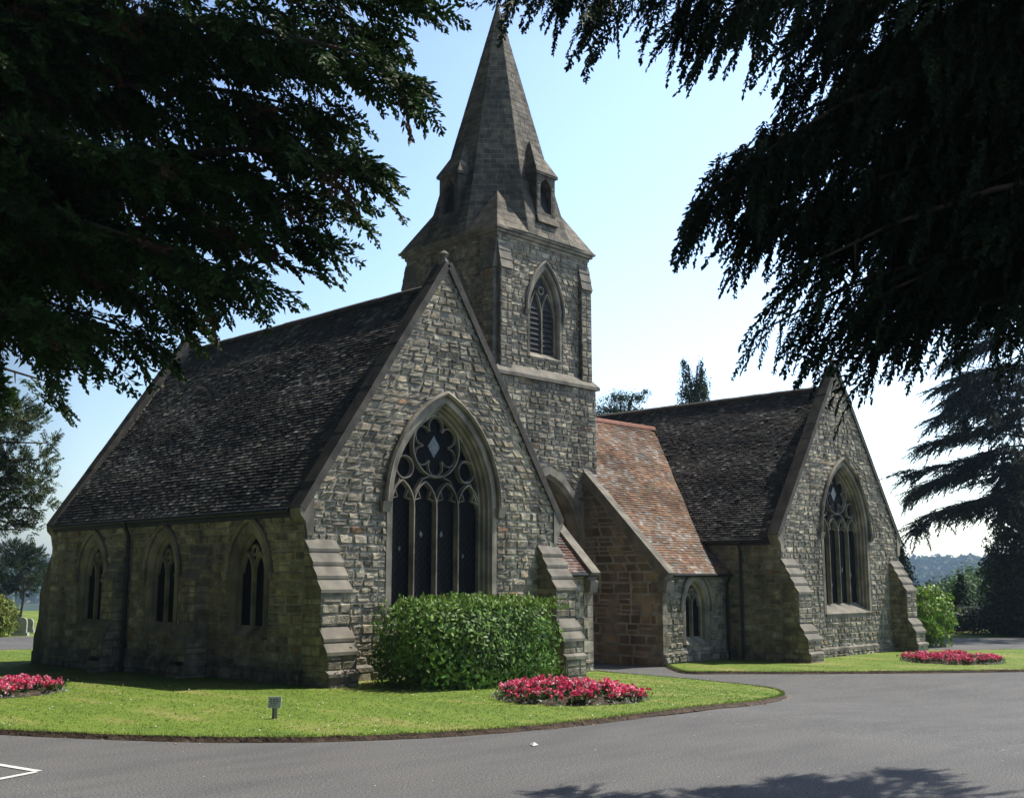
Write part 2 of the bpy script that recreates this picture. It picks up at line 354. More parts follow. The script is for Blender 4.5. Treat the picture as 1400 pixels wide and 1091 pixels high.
def great_window(parent, fr, cx, a, zsill, sp, rise, label, depth=.34):
    sur = .20; zs = zsill; mb = MB()
    zt0 = zs-.30; P = lambda o: arch(a, sp, rise, o, zt0, 14, cx)
    sweep2(mb, fr, [(P(sur), -.02), (P(sur), .025), (P(.06), .03), (P(.03), -.03), (P(.0), -.05), (P(-.01), -.13), (P(-.05), -.15), (P(-.06), -.23), (P(-.095), -.25), (P(-.10), -depth)])
    win = mb.build('window', M['ashlar'], parent); win['label'] = label
    mb = MB()
    mb.hexa([fr(cx-a-.10, zt0-.08, .035), fr(cx+a+.10, zt0-.08, .035), fr(cx+a+.10, zt0-.08, -depth-.01), fr(cx-a-.10, zt0-.08, -depth-.01)],
            [fr(cx-a-.10, zt0+.01, .06), fr(cx+a+.10, zt0+.01, .06), fr(cx+a-.0, zs+.03, -depth-.01), fr(cx-a+.0, zs+.03, -depth-.01)])
    mb.build('sill', M['weather'], win)
    mb = MB(); A, B, Cc = (arch(a, sp, rise, o, None, 14, cx) for o in (sur+.01, sur+.10, sur+.055))
    sweep2(mb, fr, [(B, -.02), (B, .09), (Cc, .13), (A, .09), (A, 0)])
    for s_ in (-1, 1):
        x = cx+s_*(a+sur+.08)
        mb.hexa([fr(x-.09, sp-.2, -.02), fr(x+.09, sp-.2, -.02), fr(x+.09, sp-.2, .1), fr(x-.09, sp-.2, .1)][::-1], [fr(x-.12, sp+.01, -.02), fr(x+.12, sp+.01, -.02), fr(x+.12, sp+.01, .16), fr(x-.12, sp+.01, .16)][::-1])
    mb.build('hood_mould', M['ashlar'], win)
    mb = MB(); d0, d1 = -depth, -depth+.13; ai = a-.10; q = ai/2; lh = sp-.02
    for k in (-1, 0, 1): bar(mb, fr, [(cx+k*q, zs), (cx+k*q, lh)], .07, d0, d1-.002*k)
    for k in range(4):
        c_ = cx+(-1.5+k)*q; bar(mb, fr, arch(q/2, lh, .52, 0, None, 8, c_), .062, d0, d1-.006-.003*k)
        for s_ in (-1, 1):   # cusps
            bar(mb, fr, [(c_+s_*q*.47, lh+.12), (c_+s_*q*.18, lh+.17), (c_+s_*q*.3, lh+.36)], .04, d0, d1-.04)
    rb = .66; zc = sp+rise*.60
    bar(mb, fr, circ(cx, zc, rb, 32), .07, d0, d1-.02, closed=True)
    for k in range(6):
        an = math.pi/2+k*math.pi/3
        pts = [(cx+.43*math.cos(an)+.205*math.cos(an+b), zc+.43*math.sin(an)+.205*math.sin(an+b)) for b in np.linspace(-2.15, 2.15, 9)]
        bar(mb, fr, pts, .038, d0, d1-.05-.003*k)
    for s_ in (-1, 1):
        bar(mb, fr, circ(cx+s_*(ai*.70), sp+.78, .235, 18), .06, d0, d1-.026, closed=True)
        bar(mb, fr, [(cx+s_*ai*.98, sp+.06), (cx+s_*ai*.80, sp+.54)], .06, d0, d1-.034)
        bar(mb, fr, [(cx+s_*q, sp+.04), (cx+s_*q*.9, sp+.3), (cx+s_*q*.62, sp+.55), (cx+s_*.2, sp+.62)], .06, d0, d1-.03)
        bar(mb, fr, [(cx+s_*.56, zc+.40), (cx+s_*.52, zc+.6), (cx+s_*.3, zc+.85)], .06, d0, d1-.038)
    bar(mb, fr, arch(ai, sp, rise-.12, 0, None, 14, cx), .07, d0, d1-.01)
    mb.build('tracery', M['ashlar'], win)
    hf = arch_hole(cx, a, sp, rise, zs, -.05)
    mb = MB(); backing(mb, fr, zs, sp+rise, lambda z: (hf(z) or (cx, cx))[0], lambda z: (hf(z) or (cx, cx))[1], d=-depth-.004)
    # lead lattice pressed into the glass
    gl = mb.build('glass', M['glass'], win)
    mb = MB(); dd = -depth+.006
    mb.add([fr(cx-.17, zc, dd), fr(cx, zc-.24, dd), fr(cx+.17, zc, dd), fr(cx, zc+.24, dd), fr(cx-.17, zc, dd-.008), fr(cx, zc-.24, dd-.008), fr(cx+.17, zc, dd-.008), fr(cx, zc+.24, dd-.008)], [(0, 1, 2, 3), (0, 4, 5, 1), (1, 5, 6, 2), (2, 6, 7, 3), (3, 7, 4, 0)])
    mb.build('pane', M['palegl'], win)
    for k in range(4):
        c_ = cx+(-1.5+k)*q
        for z in (lh-.5-1.2*random.random(),):
            mb = MB(); r = .05+.05*random.random(); c_ += random.uniform(-.08, .08); mb.add([fr(c_-r*.6, z, dd), fr(c_, z-r, dd), fr(c_+r*.6, z, dd), fr(c_, z+r, dd), fr(c_-r*.6, z, dd-.008), fr(c_, z-r, dd-.008), fr(c_+r*.6, z, dd-.008), fr(c_, z+r, dd-.008)], [(0, 1, 2, 3), (0, 4, 5, 1), (1, 5, 6, 2), (2, 6, 7, 3), (3, 7, 4, 0)])
            mb.build('pane', M['palegl'], win)
    mb = MB(); z = zs+.1
    while z < sp+.2:
        for s_ in (-1, 1):
            x = cx-ai
            while x < cx+ai-.01:
                zz = z if s_ > 0 else z+.16
                mb.hexa([fr(x, zz, dd-.004), fr(x+.16, zz+s_*.16, dd-.004), fr(x+.16, zz+s_*.16, dd-.008), fr(x, zz, dd-.008)], [fr(x, zz+.006, dd-.004), fr(x+.16, zz+s_*.16+.006, dd-.004), fr(x+.16, zz+s_*.16+.006, dd-.008), fr(x, zz+.006, dd-.008)])
                x += .16
        z += .16
    mb.build('leading', M['lead'], win)
    return arch_hole(cx, a, sp, rise, zt0, sur)

# ------------------------------------------------------------ roofs
DARK = [(.072, .068, .066), (.084, .076, .070), (.060, .060, .062), (.095, .082, .072), (.082, .082, .084)]
RED = [(.21, .108, .06), (.18, .096, .058), (.24, .135, .075), (.16, .09, .06), (.22, .15, .10)]
LICH = [(.30, .30, .29), (.22, .23, .22), (.37, .36, .34)]
def tiles(mb, o, u, v, nn, wu, lv, pal, lich=.05, tw=.17, ex=.105, seed=0, cut=None):
    """courses of plain tiles: o = eaves corner, u along the eaves, v up the slope"""
    rs = random.Random(seed); rows = int(lv/ex); o, u, v, nn = Vector(o), Vector(u), Vector(v), Vector(nn)
    lu = [rs.uniform(0, 6) for _ in range(8)]
    for r in range(rows):
        x = -(.5 if r % 2 else 0)*tw
        y0 = r*ex; sag = .006*math.sin(r*.31+lu[0])+.012
        while x < wu:
            a, b = max(0, x), min(wu, x+tw-.006)
            if cut: 
                lim = cut(y0); b = min(b, lim)
            if b-a > .03:
                lf = rs.uniform(.0, .011) + .012 + sag + .012*math.sin(x*.9+lu[1])*math.sin(y0*.8+lu[2]) + (rs.uniform(.01, .022) if rs.random() < .012 else 0); tl = rs.uniform(-.004, .004)
                pz = .5+.5*math.sin(x*1.1+lu[2]+1.7*math.sin(y0*.9+lu[3]))*math.sin(y0*1.3+lu[4]+math.sin(x*.7+lu[5]))
                c = rs.choice(pal); k = rs.uniform(.7, 1.35); c = tuple(q*k for q in c)
                if rs.random() < lich*(.35+1.5*pz**2): f = rs.uniform(.12, 1)**1.6; l = rs.choice(LICH); c = tuple(c[i]*(1-f)+l[i]*f for i in range(3))
                p = lambda s, t, h: o+u*s+v*t+nn*h
                top = y0+ex+.03
                vs = [p(a, y0, lf+tl), p(b, y0, lf-tl), p(b, top, .002), p(a, top, .002), p(a, y0, lf+tl-.014), p(b, y0, lf-tl-.014)]
                mb.add(vs, [(0, 1, 2, 3), (4, 5, 1, 0)], c)
            x += tw
def slab(mb, a, b, c, d, th):
    """thick plate under the four corners a b c d (counter-clockwise seen from above)"""
    a, b, c, d = map(Vector, (a, b, c, d)); nn = (b-a).cross(d-a).normalized()
    mb.hexa([a-nn*th, b-nn*th, c-nn*th, d-nn*th], [a, b, c, d])

church = empty('church', (12.05, 5, 0))
tag(church, 'rough grey stone twin chapel church with spire between two steep gabled wings', 'church')

def chapel(x0, w_, zb, zk, zap, y1, seed, plinth, bt, gw, sidewin, bl_w, labels, roofz):
    cx = x0+w_/2; sl = (zap-zk)/(w_/2); fr = front(x0, 0)
    hole = great_window(church, fr, gw[0], gw[1], gw[2], gw[3], gw[4], labels[0])
    xl = lambda z: 0 if z < zk else (z-zk)/sl
    xr = lambda z: w_ if z < zk else w_-(z-zk)/sl
    wall('gable_wall', church, fr, zb, zap-.05, xl, xr, [hole], seed=seed, label=labels[1])
    # plinth of the gable: projecting course with a weathered top
    pl = MB(); y_ = .09
    pl.hexa([fr(0, plinth-.10, 0), fr(w_, plinth-.10, 0), fr(w_, plinth-.10, y_), fr(0, plinth-.10, y_)][::-1], [fr(0, plinth+.04, 0), fr(w_, plinth+.04, 0), fr(w_, plinth-.02, y_), fr(0, plinth-.02, y_)][::-1])
    stones(pl, Fr(fr.o+fr.n*y_*.8, fr.u, fr.n), zb, plinth-.10, lambda z: 0, lambda z: w_, seed=seed+5, relief=.04)
    backing(pl, fr, zb, plinth-.10, lambda z: 0, lambda z: w_, d=y_*.8)
    o = pl.build('plinth', M['stone'], church)
    # buttresses
    for side in (0, 1):
        ua, ub = (0.0, bl_w) if side == 0 else (w_-bl_w, w_)
        (zt, z2, d2, z3, z4, d4, zp) = bt
        mb = MB(); wt = MB()
        ff = lambda d: Fr(fr.o+fr.n*d, fr.u, fr.n)
        dP = d4+.07
        # sides as vertical plates: outline (d,z)
        prof = [(0, zb), (dP, zb), (dP, zp-.04), (d4, zp+.03), (d4, z4), (d2, z3), (d2, z2), (.0, zt)]
        for uu, sgn in ((ua, -1), (ub, 1)):
            vs = [fr(uu+sgn*.0, z, d) for (d, z) in prof]
            if sgn > 0: vs = vs[::-1]
            mb.add(vs, [tuple(range(len(vs)))])
        # stone courses on both sides
        for uu, fx in ((ua, Fr(fr(ua, 0, 0), (0, -1, 0), (-1, 0, 0))), (ub, Fr(fr(ub, 0, 0), (0, 1, 0), (1, 0, 0)))):
            def dep(z):
                if z < zp: return dP
                if z < z4: return d4
                if z < z3: return d4+(d2-d4)*(z-z4)/(z3-z4)
                if z < z2: return d2
                return max(0, d2*(zt-z)/(zt-z2))
            if uu == ua: stones(mb, fx, zb, zt-.25, lambda z: 0, dep, seed=seed+11+side, ws=(.25, .6), relief=.012, pal=GREY)
            else: stones(mb, fx, zb, zt-.25, lambda z: -dep(z), lambda z: 0, seed=seed+13+side, ws=(.25, .6), relief=.012, pal=GREY)
        bw = ub-ua
        for (da, za, zb_) in ((dP, zb, zp-.04), (d4, zp+.03, z4), (d2, z3, z2)):
            f2 = ff(da-.004); backing(mb, f2, za, zb_, lambda z: ua, lambda z: ub, step=1)
            stones(mb, ff(da-.004), za, zb_, lambda z: ua, lambda z: ub, seed=seed+17+side+int(za*10), relief=.02, ws=(.3, .5))
        b = mb.build('buttress', M['stone'], church)
        for (dA, zA, dB, zB, nn_) in ((0, zt, d2, z2, 4), (d2, z3, d4, z4, 2), (d4, zp+.05, dP, zp-.03, 1)):
            wt = MB()
            for k in range(nn_):
                t0, t1 = k/nn_, (k+1)/nn_
                dd0, zz0 = dA+(dB-dA)*t0, zA+(zB-zA)*t0; dd1, zz1 = dA+(dB-dA)*t1, zA+(zB-zA)*t1
                e = .035; ox = .02
                wt.hexa([fr(ua-ox, zz1-.05, dd1-.02), fr(ub+ox, zz1-.05, dd1-.02), fr(ub+ox, zz1-.05, dd1+e), fr(ua-ox, zz1-.05, dd1+e)][::-1],
                        [fr(ua-ox, zz0+.0, dd0-.03), fr(ub+ox, zz0+.0, dd0-.03), fr(ub+ox, zz1+.01, dd1+e), fr(ua-ox, zz1+.01, dd1+e)][::-1])
            wt.build('weathering', M['weather'], b)
    # long walls
    fw = west(x0, 0)
    holes = []
    for (cy, a_, zs_, sp_, ri_) in sidewin: holes.append(two_light(church, fw, -cy, a_, zs_, sp_, ri_, sur=.2, depth=.14))
    wall('side_wall', church, fw, zb-.25, roofz[0]+.06, lambda z: -y1, lambda z: 0, holes, seed=seed+3, relief=.028, ws=(.25, .6))
    pm = MB(); stones(pm, Fr(fw.o+fw.n*.06, fw.u, fw.n), zb-.25, plinth-.06, lambda z: -y1, lambda z: 0, seed=seed+23, relief=.03, ws=(.3, .6)); backing(pm, fw, zb-.25, plinth-.06, lambda z: -y1, lambda z: 0, d=.055)
    pm.quad(fw(-y1, plinth-.06, .085), fw(0, plinth-.06, .085), fw(0, plinth+.02, 0), fw(-y1, plinth+.02, 0)); pm.build('plinth', M['stone'], church)
    fe = east(x0+w_, 0); wall('side_wall', church, fe, zb-.25, roofz[0]+.06, lambda z: 0, lambda z: y1, [], seed=seed+4, relief=.02, ws=(.4, .8), hs=(.2, .35))
    fb = rear(x0+w_, y1); wall('gable_wall', church, fb, zb-.25, zap-.1, xl, xr, [], seed=seed+6, relief=.02, ws=(.4, .8), hs=(.2, .35))
    # rear buttresses
    for ux in (x0, x0+w_-bl_w):
        (zt, z2, d2, z3, z4, d4, zp) = bt; zd = -.15
        mb = MB(); prof = [(0, zb-.3), (d4+.07, zb-.3), (d4+.07, zp+zd), (d4, zp+zd), (d4, z4+zd), (d2, z3+zd), (d2, z2+zd), (0, zt+zd)]
        A = [Vector((ux, y1+d, z)) for d, z in prof]; B = [Vector((ux+bl_w, y1+d, z)) for d, z in prof]; k = len(prof)
        mb.add(A+B, [tuple(range(k))[::-1], tuple(range(k, 2*k))]+[(i, i+1, i+1+k, i+k) for i in range(k-1)], (.2, .19, .17))
        mb.build('buttress', M['stone'], church)
    # wall head and eaves course
    # roof: two thick slopes under the tiles
    ex = .14; run = w_/2+ex; ze, zr = roofz; ang0 = math.atan(sl); ang = math.atan((zr-ze)/run); lv = run/math.cos(ang)
    yA, yB = .30, y1-.28
    mb = MB(); 
    slab(mb, (x0-ex, yB, ze), (x0-ex, yA, ze), (cx, yA, zr), (cx, yB, zr), .10)
    slab(mb, (x0+w_+ex, yA, ze), (x0+w_+ex, yB, ze), (cx, yB, zr), (cx, yA, zr), .10)
    nb = len(mb.f)
    tiles(mb, (x0-ex, yB, ze), (0, -1, 0), (math.cos(ang), 0, math.sin(ang)), (-math.sin(ang), 0, math.cos(ang)), yB-yA, lv, DARK, lich=labels[3], seed=seed+40, tw=.15, ex=.092)
    tiles(mb, (x0+w_+ex, yA, ze), (0, 1, 0), (-math.cos(ang), 0, math.sin(ang)), (math.sin(ang), 0, math.cos(ang)), yB-yA, lv, DARK, lich=.1, seed=seed+41, tw=.22, ex=.14)
    rf = mb.build('roof', M['tile'], church); rf['label'] = labels[2]
    cc = rf.data.color_attributes['Col'].data
    for pl_ in rf.data.polygons[:nb]:
        for li in pl_.loop_indices: cc[li].color = (.05, .045, .042, 1)
    mb = MB(); y = yA
    while y < yB-.01:
        y2 = min(yB, y+.42); j = random.uniform(-.006, .006)
        prof = [(-.15, -.10), (-.11, .0), (0, .07), (.11, .0), (.15, -.10)]
        A = [Vector((cx+a, y+.004, zr+.02+b+j)) for a, b in prof]; B = [Vector((cx+a, y2-.004, zr+.02+b+j)) for a, b in prof]
        mb.add(A+B, [(i, i+1, i+6, i+5) for i in range(4)]+[(4, 3, 2, 1, 0), (5, 6, 7, 8, 9)]); y = y2
    mb.build('ridge_tiles', M['ridge'], rf)
    # gutter
    mb = MB(); mb.tube([(x0+w_+ex+.02, yA, ze-.02), (x0+w_+ex+.02, yB, ze-.02)], .055, 8); mb.build('gutter', M['pipe'], rf)
    mb = MB(); mb.tube([(x0-ex-.02, yA, ze-.02), (x0-ex-.02, yB, ze-.02)], .055, 8)
    mb.box(x0-.10, x0-.02, yA, yB, ze-.14, ze-.02)
    mb.build('gutter', M['pipe'], rf)
    # gable copings with kneelers
    for (ya, yb, nm) in ((-.07, .30, 0), (y1-.28, y1+.08, 1)):
        mb = MB(); e = .09
        zt_ = zk+w_/2*sl
        for s_ in (-1, 1):
            xe = cx+s_*(w_/2+e); ze_ = zk-e*sl
            N = 11
            for k in range(N):
                t0, t1 = k/N, (k+1)/N-.0008
                j = random.uniform(-.004, .004)
                xa, za = xe+(cx-xe)*t0, ze_+(zt_-ze_)*t0; xb, zb2 = xe+(cx-xe)*t1, ze_+(zt_-ze_)*t1
                up = Vector((s_*math.sin(ang0), 0, math.cos(ang0)))*(.10+j); dn = up*-.55
                a1, b1 = Vector((xa, ya, za)), Vector((xb, ya, zb2)); a2, b2 = Vector((xa, yb, za)), Vector((xb, yb, zb2))
                bt4 = [a1+dn, b1+dn, b2+dn, a2+dn]; tp4 = [a1+up, b1+up, b2+up, a2+up]
                if s_ > 0: bt4, tp4 = bt4[::-1], tp4[::-1]
                mb.hexa(bt4, tp4)
        cp = mb.build('coping', M['coping'], church)
        for s_ in (-1, 1):
            mb = MB()
            xa = cx+s_*(w_/2); pts = [(0, zk-.62), (s_*-.02, zk-.62), (s_*.03, zk-.36), (s_*.14, zk-.24), (s_*.16, zk-.12), (s_*.10, zk+.02), (-s_*.16, zk+.30), (-s_*.16, zk-.62)]
            k = len(pts); A = [Vector((xa+a, ya+.012, b)) for a, b in pts]; B = [Vector((xa+a, yb-.012, b)) for a, b in pts]
            fs = [tuple(range(k)), tuple(range(k, 2*k))[::-1]]+[(i, i+k, (i+1) % k+k, (i+1) % k) for i in range(k)]
            if s_ < 0: fs = [f[::-1] for f in fs]
            mb.add(A+B, [f[::-1] for f in fs])
            mb.build('kneeler', M['ashlar'], cp)
    # finial stump
    mb = MB(); zt_ = zk+w_/2*sl
    for (r0, r1, za, zb2) in ((.14, .10, zt_-.05, zt_+.12), (.08, .06, zt_+.12, zt_+.20), (.07, .12, zt_+.20, zt_+.26), (.12, .03, zt_+.26, zt_+.34)):
        A = [(cx+r0*math.cos(i*math.pi/4+.4), .11+r0*math.sin(i*math.pi/4+.4), za) for i in range(8)]; B = [(cx+r1*math.cos(i*math.pi/4+.4), .11+r1*math.sin(i*math.pi/4+.4), zb2) for i in range(8)]
        mb.add(A+B, [(i, (i+1) % 8, (i+1) % 8+8, i+8) for i in range(8)]+[tuple(range(7, -1, -1)), tuple(range(8, 16))])
    mb.build('finial', M['weather'], church)
    return (zr-ze)/run, zr, ze

def side_buttress(fr, ua, ub, bt, zb, seed):
    (zt, z2, d2, z3, z4, d4, zp) = bt; dP = d4+.07; mb = MB(); U = fr.u; N = fr.n
    prof = [(0, zb), (dP, zb), (dP, zp-.04), (d4, zp+.03), (d4, z4), (d2, z3), (d2, z2), (.0, zt)]
    def dep(z):
        if z < zp: return dP
        if z < z4: return d4
        if z < z3: return d4+(d2-d4)*(z-z4)/(z3-z4)
        if z < z2: return d2
        return max(0, d2*(zt-z)/(zt-z2))
    for uu, sg in ((ua, -1), (ub, 1)):
        vs = [fr(uu, z, d) for (d, z) in prof]; mb.add(vs if sg < 0 else vs[::-1], [tuple(range(len(vs)))])
        f = Fr(fr(uu, 0, 0), N if sg > 0 else N, U*sg)
        if sg > 0: stones(mb, Fr(fr(uu, 0, 0), -N, U), zb, zt-.25, lambda z: -dep(z), lambda z: 0, seed=seed, ws=(.25, .5), relief=.012)
        else: stones(mb, Fr(fr(uu, 0, 0), N, -U), zb, zt-.25, lambda z: 0, dep, seed=seed, ws=(.25, .5), relief=.012)
    for (da, za, zc_) in ((dP, zb, zp-.04), (d4, zp+.03, z4), (d2, z3, z2)):
        f2 = Fr(fr.o+N*(da-.004), U, N); backing(mb, f2, za, zc_, lambda z: ua, lambda z: ub, step=1); stones(mb, f2, za, zc_, lambda z: ua, lambda z: ub, seed=seed+int(za*10), relief=.02, ws=(.3, .5))
    b = mb.build('buttress', M['stone'], church)
    for (dA, zA, dB, zB, nn_) in ((0, zt, d2, z2, 3), (d2, z3, d4, z4, 2)):
        wt = MB()
        for k in range(nn_):
            t0, t1 = k/nn_, (k+1)/nn_; dd0, zz0 = dA+(dB-dA)*t0, zA+(zB-zA)*t0; dd1, zz1 = dA+(dB-dA)*t1, zA+(zB-zA)*t1; e = .03; ox = .02
            wt.hexa([fr(ua-ox, zz1-.05, dd1-.02), fr(ub+ox, zz1-.05, dd1-.02), fr(ub+ox, zz1-.05, dd1+e), fr(ua-ox, zz1-.05, dd1+e)][::-1], [fr(ua-ox, zz0, dd0-.03), fr(ub+ox, zz0, dd0-.03), fr(ub+ox, zz1+.01, dd1+e), fr(ua-ox, zz1+.01, dd1+e)][::-1])
        wt.build('weathering', M['weather'], b)
WY = 1.87
slL, zrL, zeL = chapel(0.0, 7.1, -.35, 3.42, 8.78, 10.95, 100, .32, (2.80, 1.79, .56, 1.14, .67, .78, .32),
    (3.52, 1.36, 1.18, 3.52, 2.12), [(1.83, .50, 1.07, 2.12, .78), (5.25, .50, 1.05, 2.1, .78), (8.60, .50, 1.03, 2.08, .76)], .68,
    ('tall four-light traceried window above the big laurel bush', 'sunlit gable of the chapel nearest the camera', 'long dark mossy tiled roof of the nearer chapel', .42), (3.30, 8.37))
slR, zrR, zeR = chapel(16.94, 7.75, -.8, 3.38, 8.82, 10.95, 200, -.12, (2.65, 1.60, .56, .72, .26, .80, -.12),
    (4.02, 1.36, 1.20, 3.42, 2.15), [], .75,
    ('four-light traceried window in the farther right-hand gable', 'sunlit gable of the farther chapel', 'dark tiled roof of the farther chapel speckled with pale lichen', .26), (3.13, 8.2))

fwl = west(0, 0)
side_buttress(fwl, -3.86, -3.26, (2.72, 2.0, .34, 1.12, .72, .52, .30), -.55, 700)
side_buttress(fwl, -7.42, -6.86, (2.68, 1.97, .34, 1.08, .68, .52, .22), -.6, 720)
# ------------------------------------------------------------ tower with carriage arch
TC = Vector((12.05, 6.95, 0)); H1, H2 = 2.2, 2.05
def tower():
    zb = -.6; zs = 7.95; zc = 12.1
    # passage arch holes
    ah = arch_hole(0, 1.45, 3.0, 1.95, zb, .32)
    frs = {'f': Fr(TC+Vector((0, -H1, 0)), (1, 0, 0), (0, -1, 0)), 'w': Fr(TC+Vector((-H1, 0, 0)), (0, -1, 0), (-1, 0, 0)), 'e': Fr(TC+Vector((H1, 0, 0)), (0, 1, 0), (1, 0, 0)), 'r': Fr(TC+Vector((0, H1, 0)), (-1, 0, 0), (0, 1, 0))}
    mb = MB(); nbs = []
    for k, f in frs.items():
        hl = [ah] if k in 'fr' else []
        stones(mb, f, zb, zs-.12, lambda z: -H1, lambda z: H1, hl, seed=300+ord(k), relief=.04)
    ns = len(mb.f)
    for k, f in frs.items():
        hl = [ah] if k in 'fr' else []
        backing(mb, f, zb, zs-.12, lambda z: -H1, lambda z: H1, hl)
    t = mb.build('tower', M['stone'], church); t['label'] = 'square rough stone tower with carriage arch below'
    t.data.materials.append(M['mortar']); mi = np.zeros(len(mb.f), np.int32); mi[ns:] = 1; t.data.polygons.foreach_set('material_index', mi)
    # arch ring and passage lining
    for k in 'fr':
        mb = MB()
        P = lambda o: arch(1.45, 3.0, 1.95, o, zb, 12)
        sweep2(mb, frs[k], [(P(.32), -.02), (P(.32), .03), (P(.10), .035), (P(.03), -.06), (P(0), -.08), (P(0), -.5)])
        mb.build('carriage_arch', M['ashlar'], t)
    mb = MB(); A = arch(1.5, 3.0, 1.95, 0, zb, 12)
    for i in range(len(A)-1):
        f = frs['f']; z0_ = -.45; z1_ = -(2*H1-.45)
        mb.quad(f(*A[i], z0_), f(*A[i+1], z0_), f(*A[i+1], z1_), f(*A[i], z1_), (.26, .17, .10))
    mb.build('passage_vault', M['brownstone'], t)
    # string course
    mb = MB(); a, b = H1+.1, H2-.02
    v = [(sx*a+TC.x, sy*a+TC.y, zs-.13) for sx, sy in ((-1, -1), (1, -1), (1, 1), (-1, 1))]; v2 = [(x, y, zs-.03) for x, y, z in v]; v3 = [(sx*b+TC.x, sy*b+TC.y, zs+.30) for sx, sy in ((-1, -1), (1, -1), (1, 1), (-1, 1))]
    mb.hexa(v, v2); mb.add(v2+v3, [(0, 1, 5, 4), (1, 2, 6, 5), (2, 3, 7, 6), (3, 0, 4, 7)]); mb.build('string_course', M['weather'], t)
    # belfry stage
    mb = MB(); fr4 = {k: Fr(TC+f.n*H2, f.u, f.n) for k, f in frs.items()}; holes = {}
    for k, f in fr4.items():
        holes[k] = two_light(church, f, 0, .62, 8.75, 9.95, 1.35, sur=.16, depth=.2, louvre=True, label='louvred belfry window in the sunlit tower face' if k == 'f' else None)
        stones(mb, f, zs, zc, lambda z: -H2, lambda z: H2, [holes[k]], seed=330+ord(k), relief=.04)
    ns = len(mb.f)
    for k, f in fr4.items(): backing(mb, f, zs, zc, lambda z: -H2, lambda z: H2, [holes[k]])
    b_ = mb.build('belfry_wall', M['stone'], t); b_.data.materials.append(M['mortar']); mi = np.zeros(len(mb.f), np.int32); mi[ns:] = 1; b_.data.polygons.foreach_set('material_index', mi)
    # corner pilasters (on each face end) with stepped weathering near the top
    for k, f in fr4.items():
        for s_ in (-1, 1):
            mb = MB(); wt = MB()
            a0, a1 = (-H2, -H2+.48) if s_ < 0 else (H2-.48, H2)
            d = .14
            ff = Fr(f.o+f.n*d, f.u, f.n)
            stones(mb, ff, zs+.1, 11.0, lambda z: a0, lambda z: a1, seed=360+ord(k)+s_, relief=.02, ws=(.2, .3), hs=(.18, .28)); backing(mb, ff, zs+.1, 11.0, lambda z: a0, lambda z: a1, d=-.004)
            mb.quad(f(a0, zs, 0), f(a0, zs, d), f(a0, 11.0, d), f(a0, 11.0, 0), (.2, .19, .17)) ; mb.quad(f(a1, zs, d), f(a1, zs, 0), f(a1, 11.0, 0), f(a1, 11.0, d), (.2, .19, .17))
            for q in range(3):
                z1, z0_ = 11.85-q*.28, 11.85-(q+1)*.28; e0, e1 = .0+q*.055, .055+q*.055
                wt.hexa([f(a0-.015, z0_, -.02), f(a1+.015, z0_, -.02), f(a1+.015, z0_, e1+.04), f(a0-.015, z0_, e1+.04)][::-1], [f(a0-.015, z1-.004, -.02), f(a1+.015, z1-.004, -.02), f(a1+.015, z1-.004, e0+.02), f(a0-.015, z1-.004, e0+.02)][::-1])
            mb.build('corner_pilaster', M['stone'], t); wt.build('pilaster_weathering', M['weather'], t)
    # cornice
    mb = MB()
    for (hw, z0_, z1_) in ((2.09, 12.0, 12.10), (2.17, 12.102, 12.19), (2.24, 12.192, 12.26)):
        mb.box(TC.x-hw, TC.x+hw, TC.y-hw, TC.y+hw, z0_, z1_)
    mb.build('cornice', M['ashlar'], t)
    # broach spire
    sp = MB(); ap = lambda z: 1.92*(20.93-z)/(20.93-13.6); zb0 = 12.26; zt = 20.75; rs = random.Random(5); tan = math.tan(math.pi/8)
    SP = [(.185, .168, .145), (.165, .152, .132), (.215, .193, .162), (.145, .134, .12), (.195, .175, .148)]
    z = zb0; rows = []
    while z < zt: rows.append(z); z += .185
    rows.append(zt)
    for fi in range(8):
        an = fi*math.pi/4; nv = Vector((math.cos(an), math.sin(an), 0)); tv = Vector((-math.sin(an), math.cos(an), 0))
        for r in range(len(rows)-1):
            z0_, z1_ = rows[r], rows[r+1]; A0, A1 = ap(z0_), ap(z1_)
            wlen = 2*A0*tan; nst = max(1, int(round(wlen/.42))); cuts = [0]+[min(.93, max(.07, (k+(.5 if r % 2 else 0)+rs.uniform(-.12, .12))/nst)) for k in range(0 if r % 2 else 1, nst)]+[1]
            sp.quad(*(TC+nv*A+tv*(s*A*tan)+Vector((0, 0, zz)) for (A, s, zz) in ((A0, -1, z0_), (A0, 1, z0_), (A1, 1, z1_), (A1, -1, z1_))), (.42, .39, .34))
            for a, b in zip(cuts[:-1], cuts[1:]):
                if (b-a)*wlen < .05: continue
                j = .010/wlen; c = rs.choice(SP); kk = rs.uniform(.8, 1.2); c = tuple(q*kk for q in c); pr = .006+rs.uniform(0, .005)
                def P(t, A, zz, o): return TC+nv*(A+o)+tv*((2*t-1)*A*tan)+Vector((0, 0, zz))
                a_, b_2 = a+j, b-j; zz0, zz1 = z0_+.010, z1_-.010
                f4 = [P(a_, ap(zz0), zz0, pr), P(b_2, ap(zz0), zz0, pr), P(b_2, ap(zz1), zz1, pr), P(a_, ap(zz1), zz1, pr)]
                g4 = [P(a_, ap(zz0), zz0, -.003), P(b_2, ap(zz0), zz0, -.003), P(b_2, ap(zz1), zz1, -.003), P(a_, ap(zz1), zz1, -.003)]
                sp.add(f4+g4, [(0, 1, 2, 3), (4, 5, 1, 0), (5, 6, 2, 1), (6, 7, 3, 2), (7, 4, 0, 3)], c)
    spo = sp.build('spire', M['stone'], t); spo['label'] = 'tall octagonal stone spire'
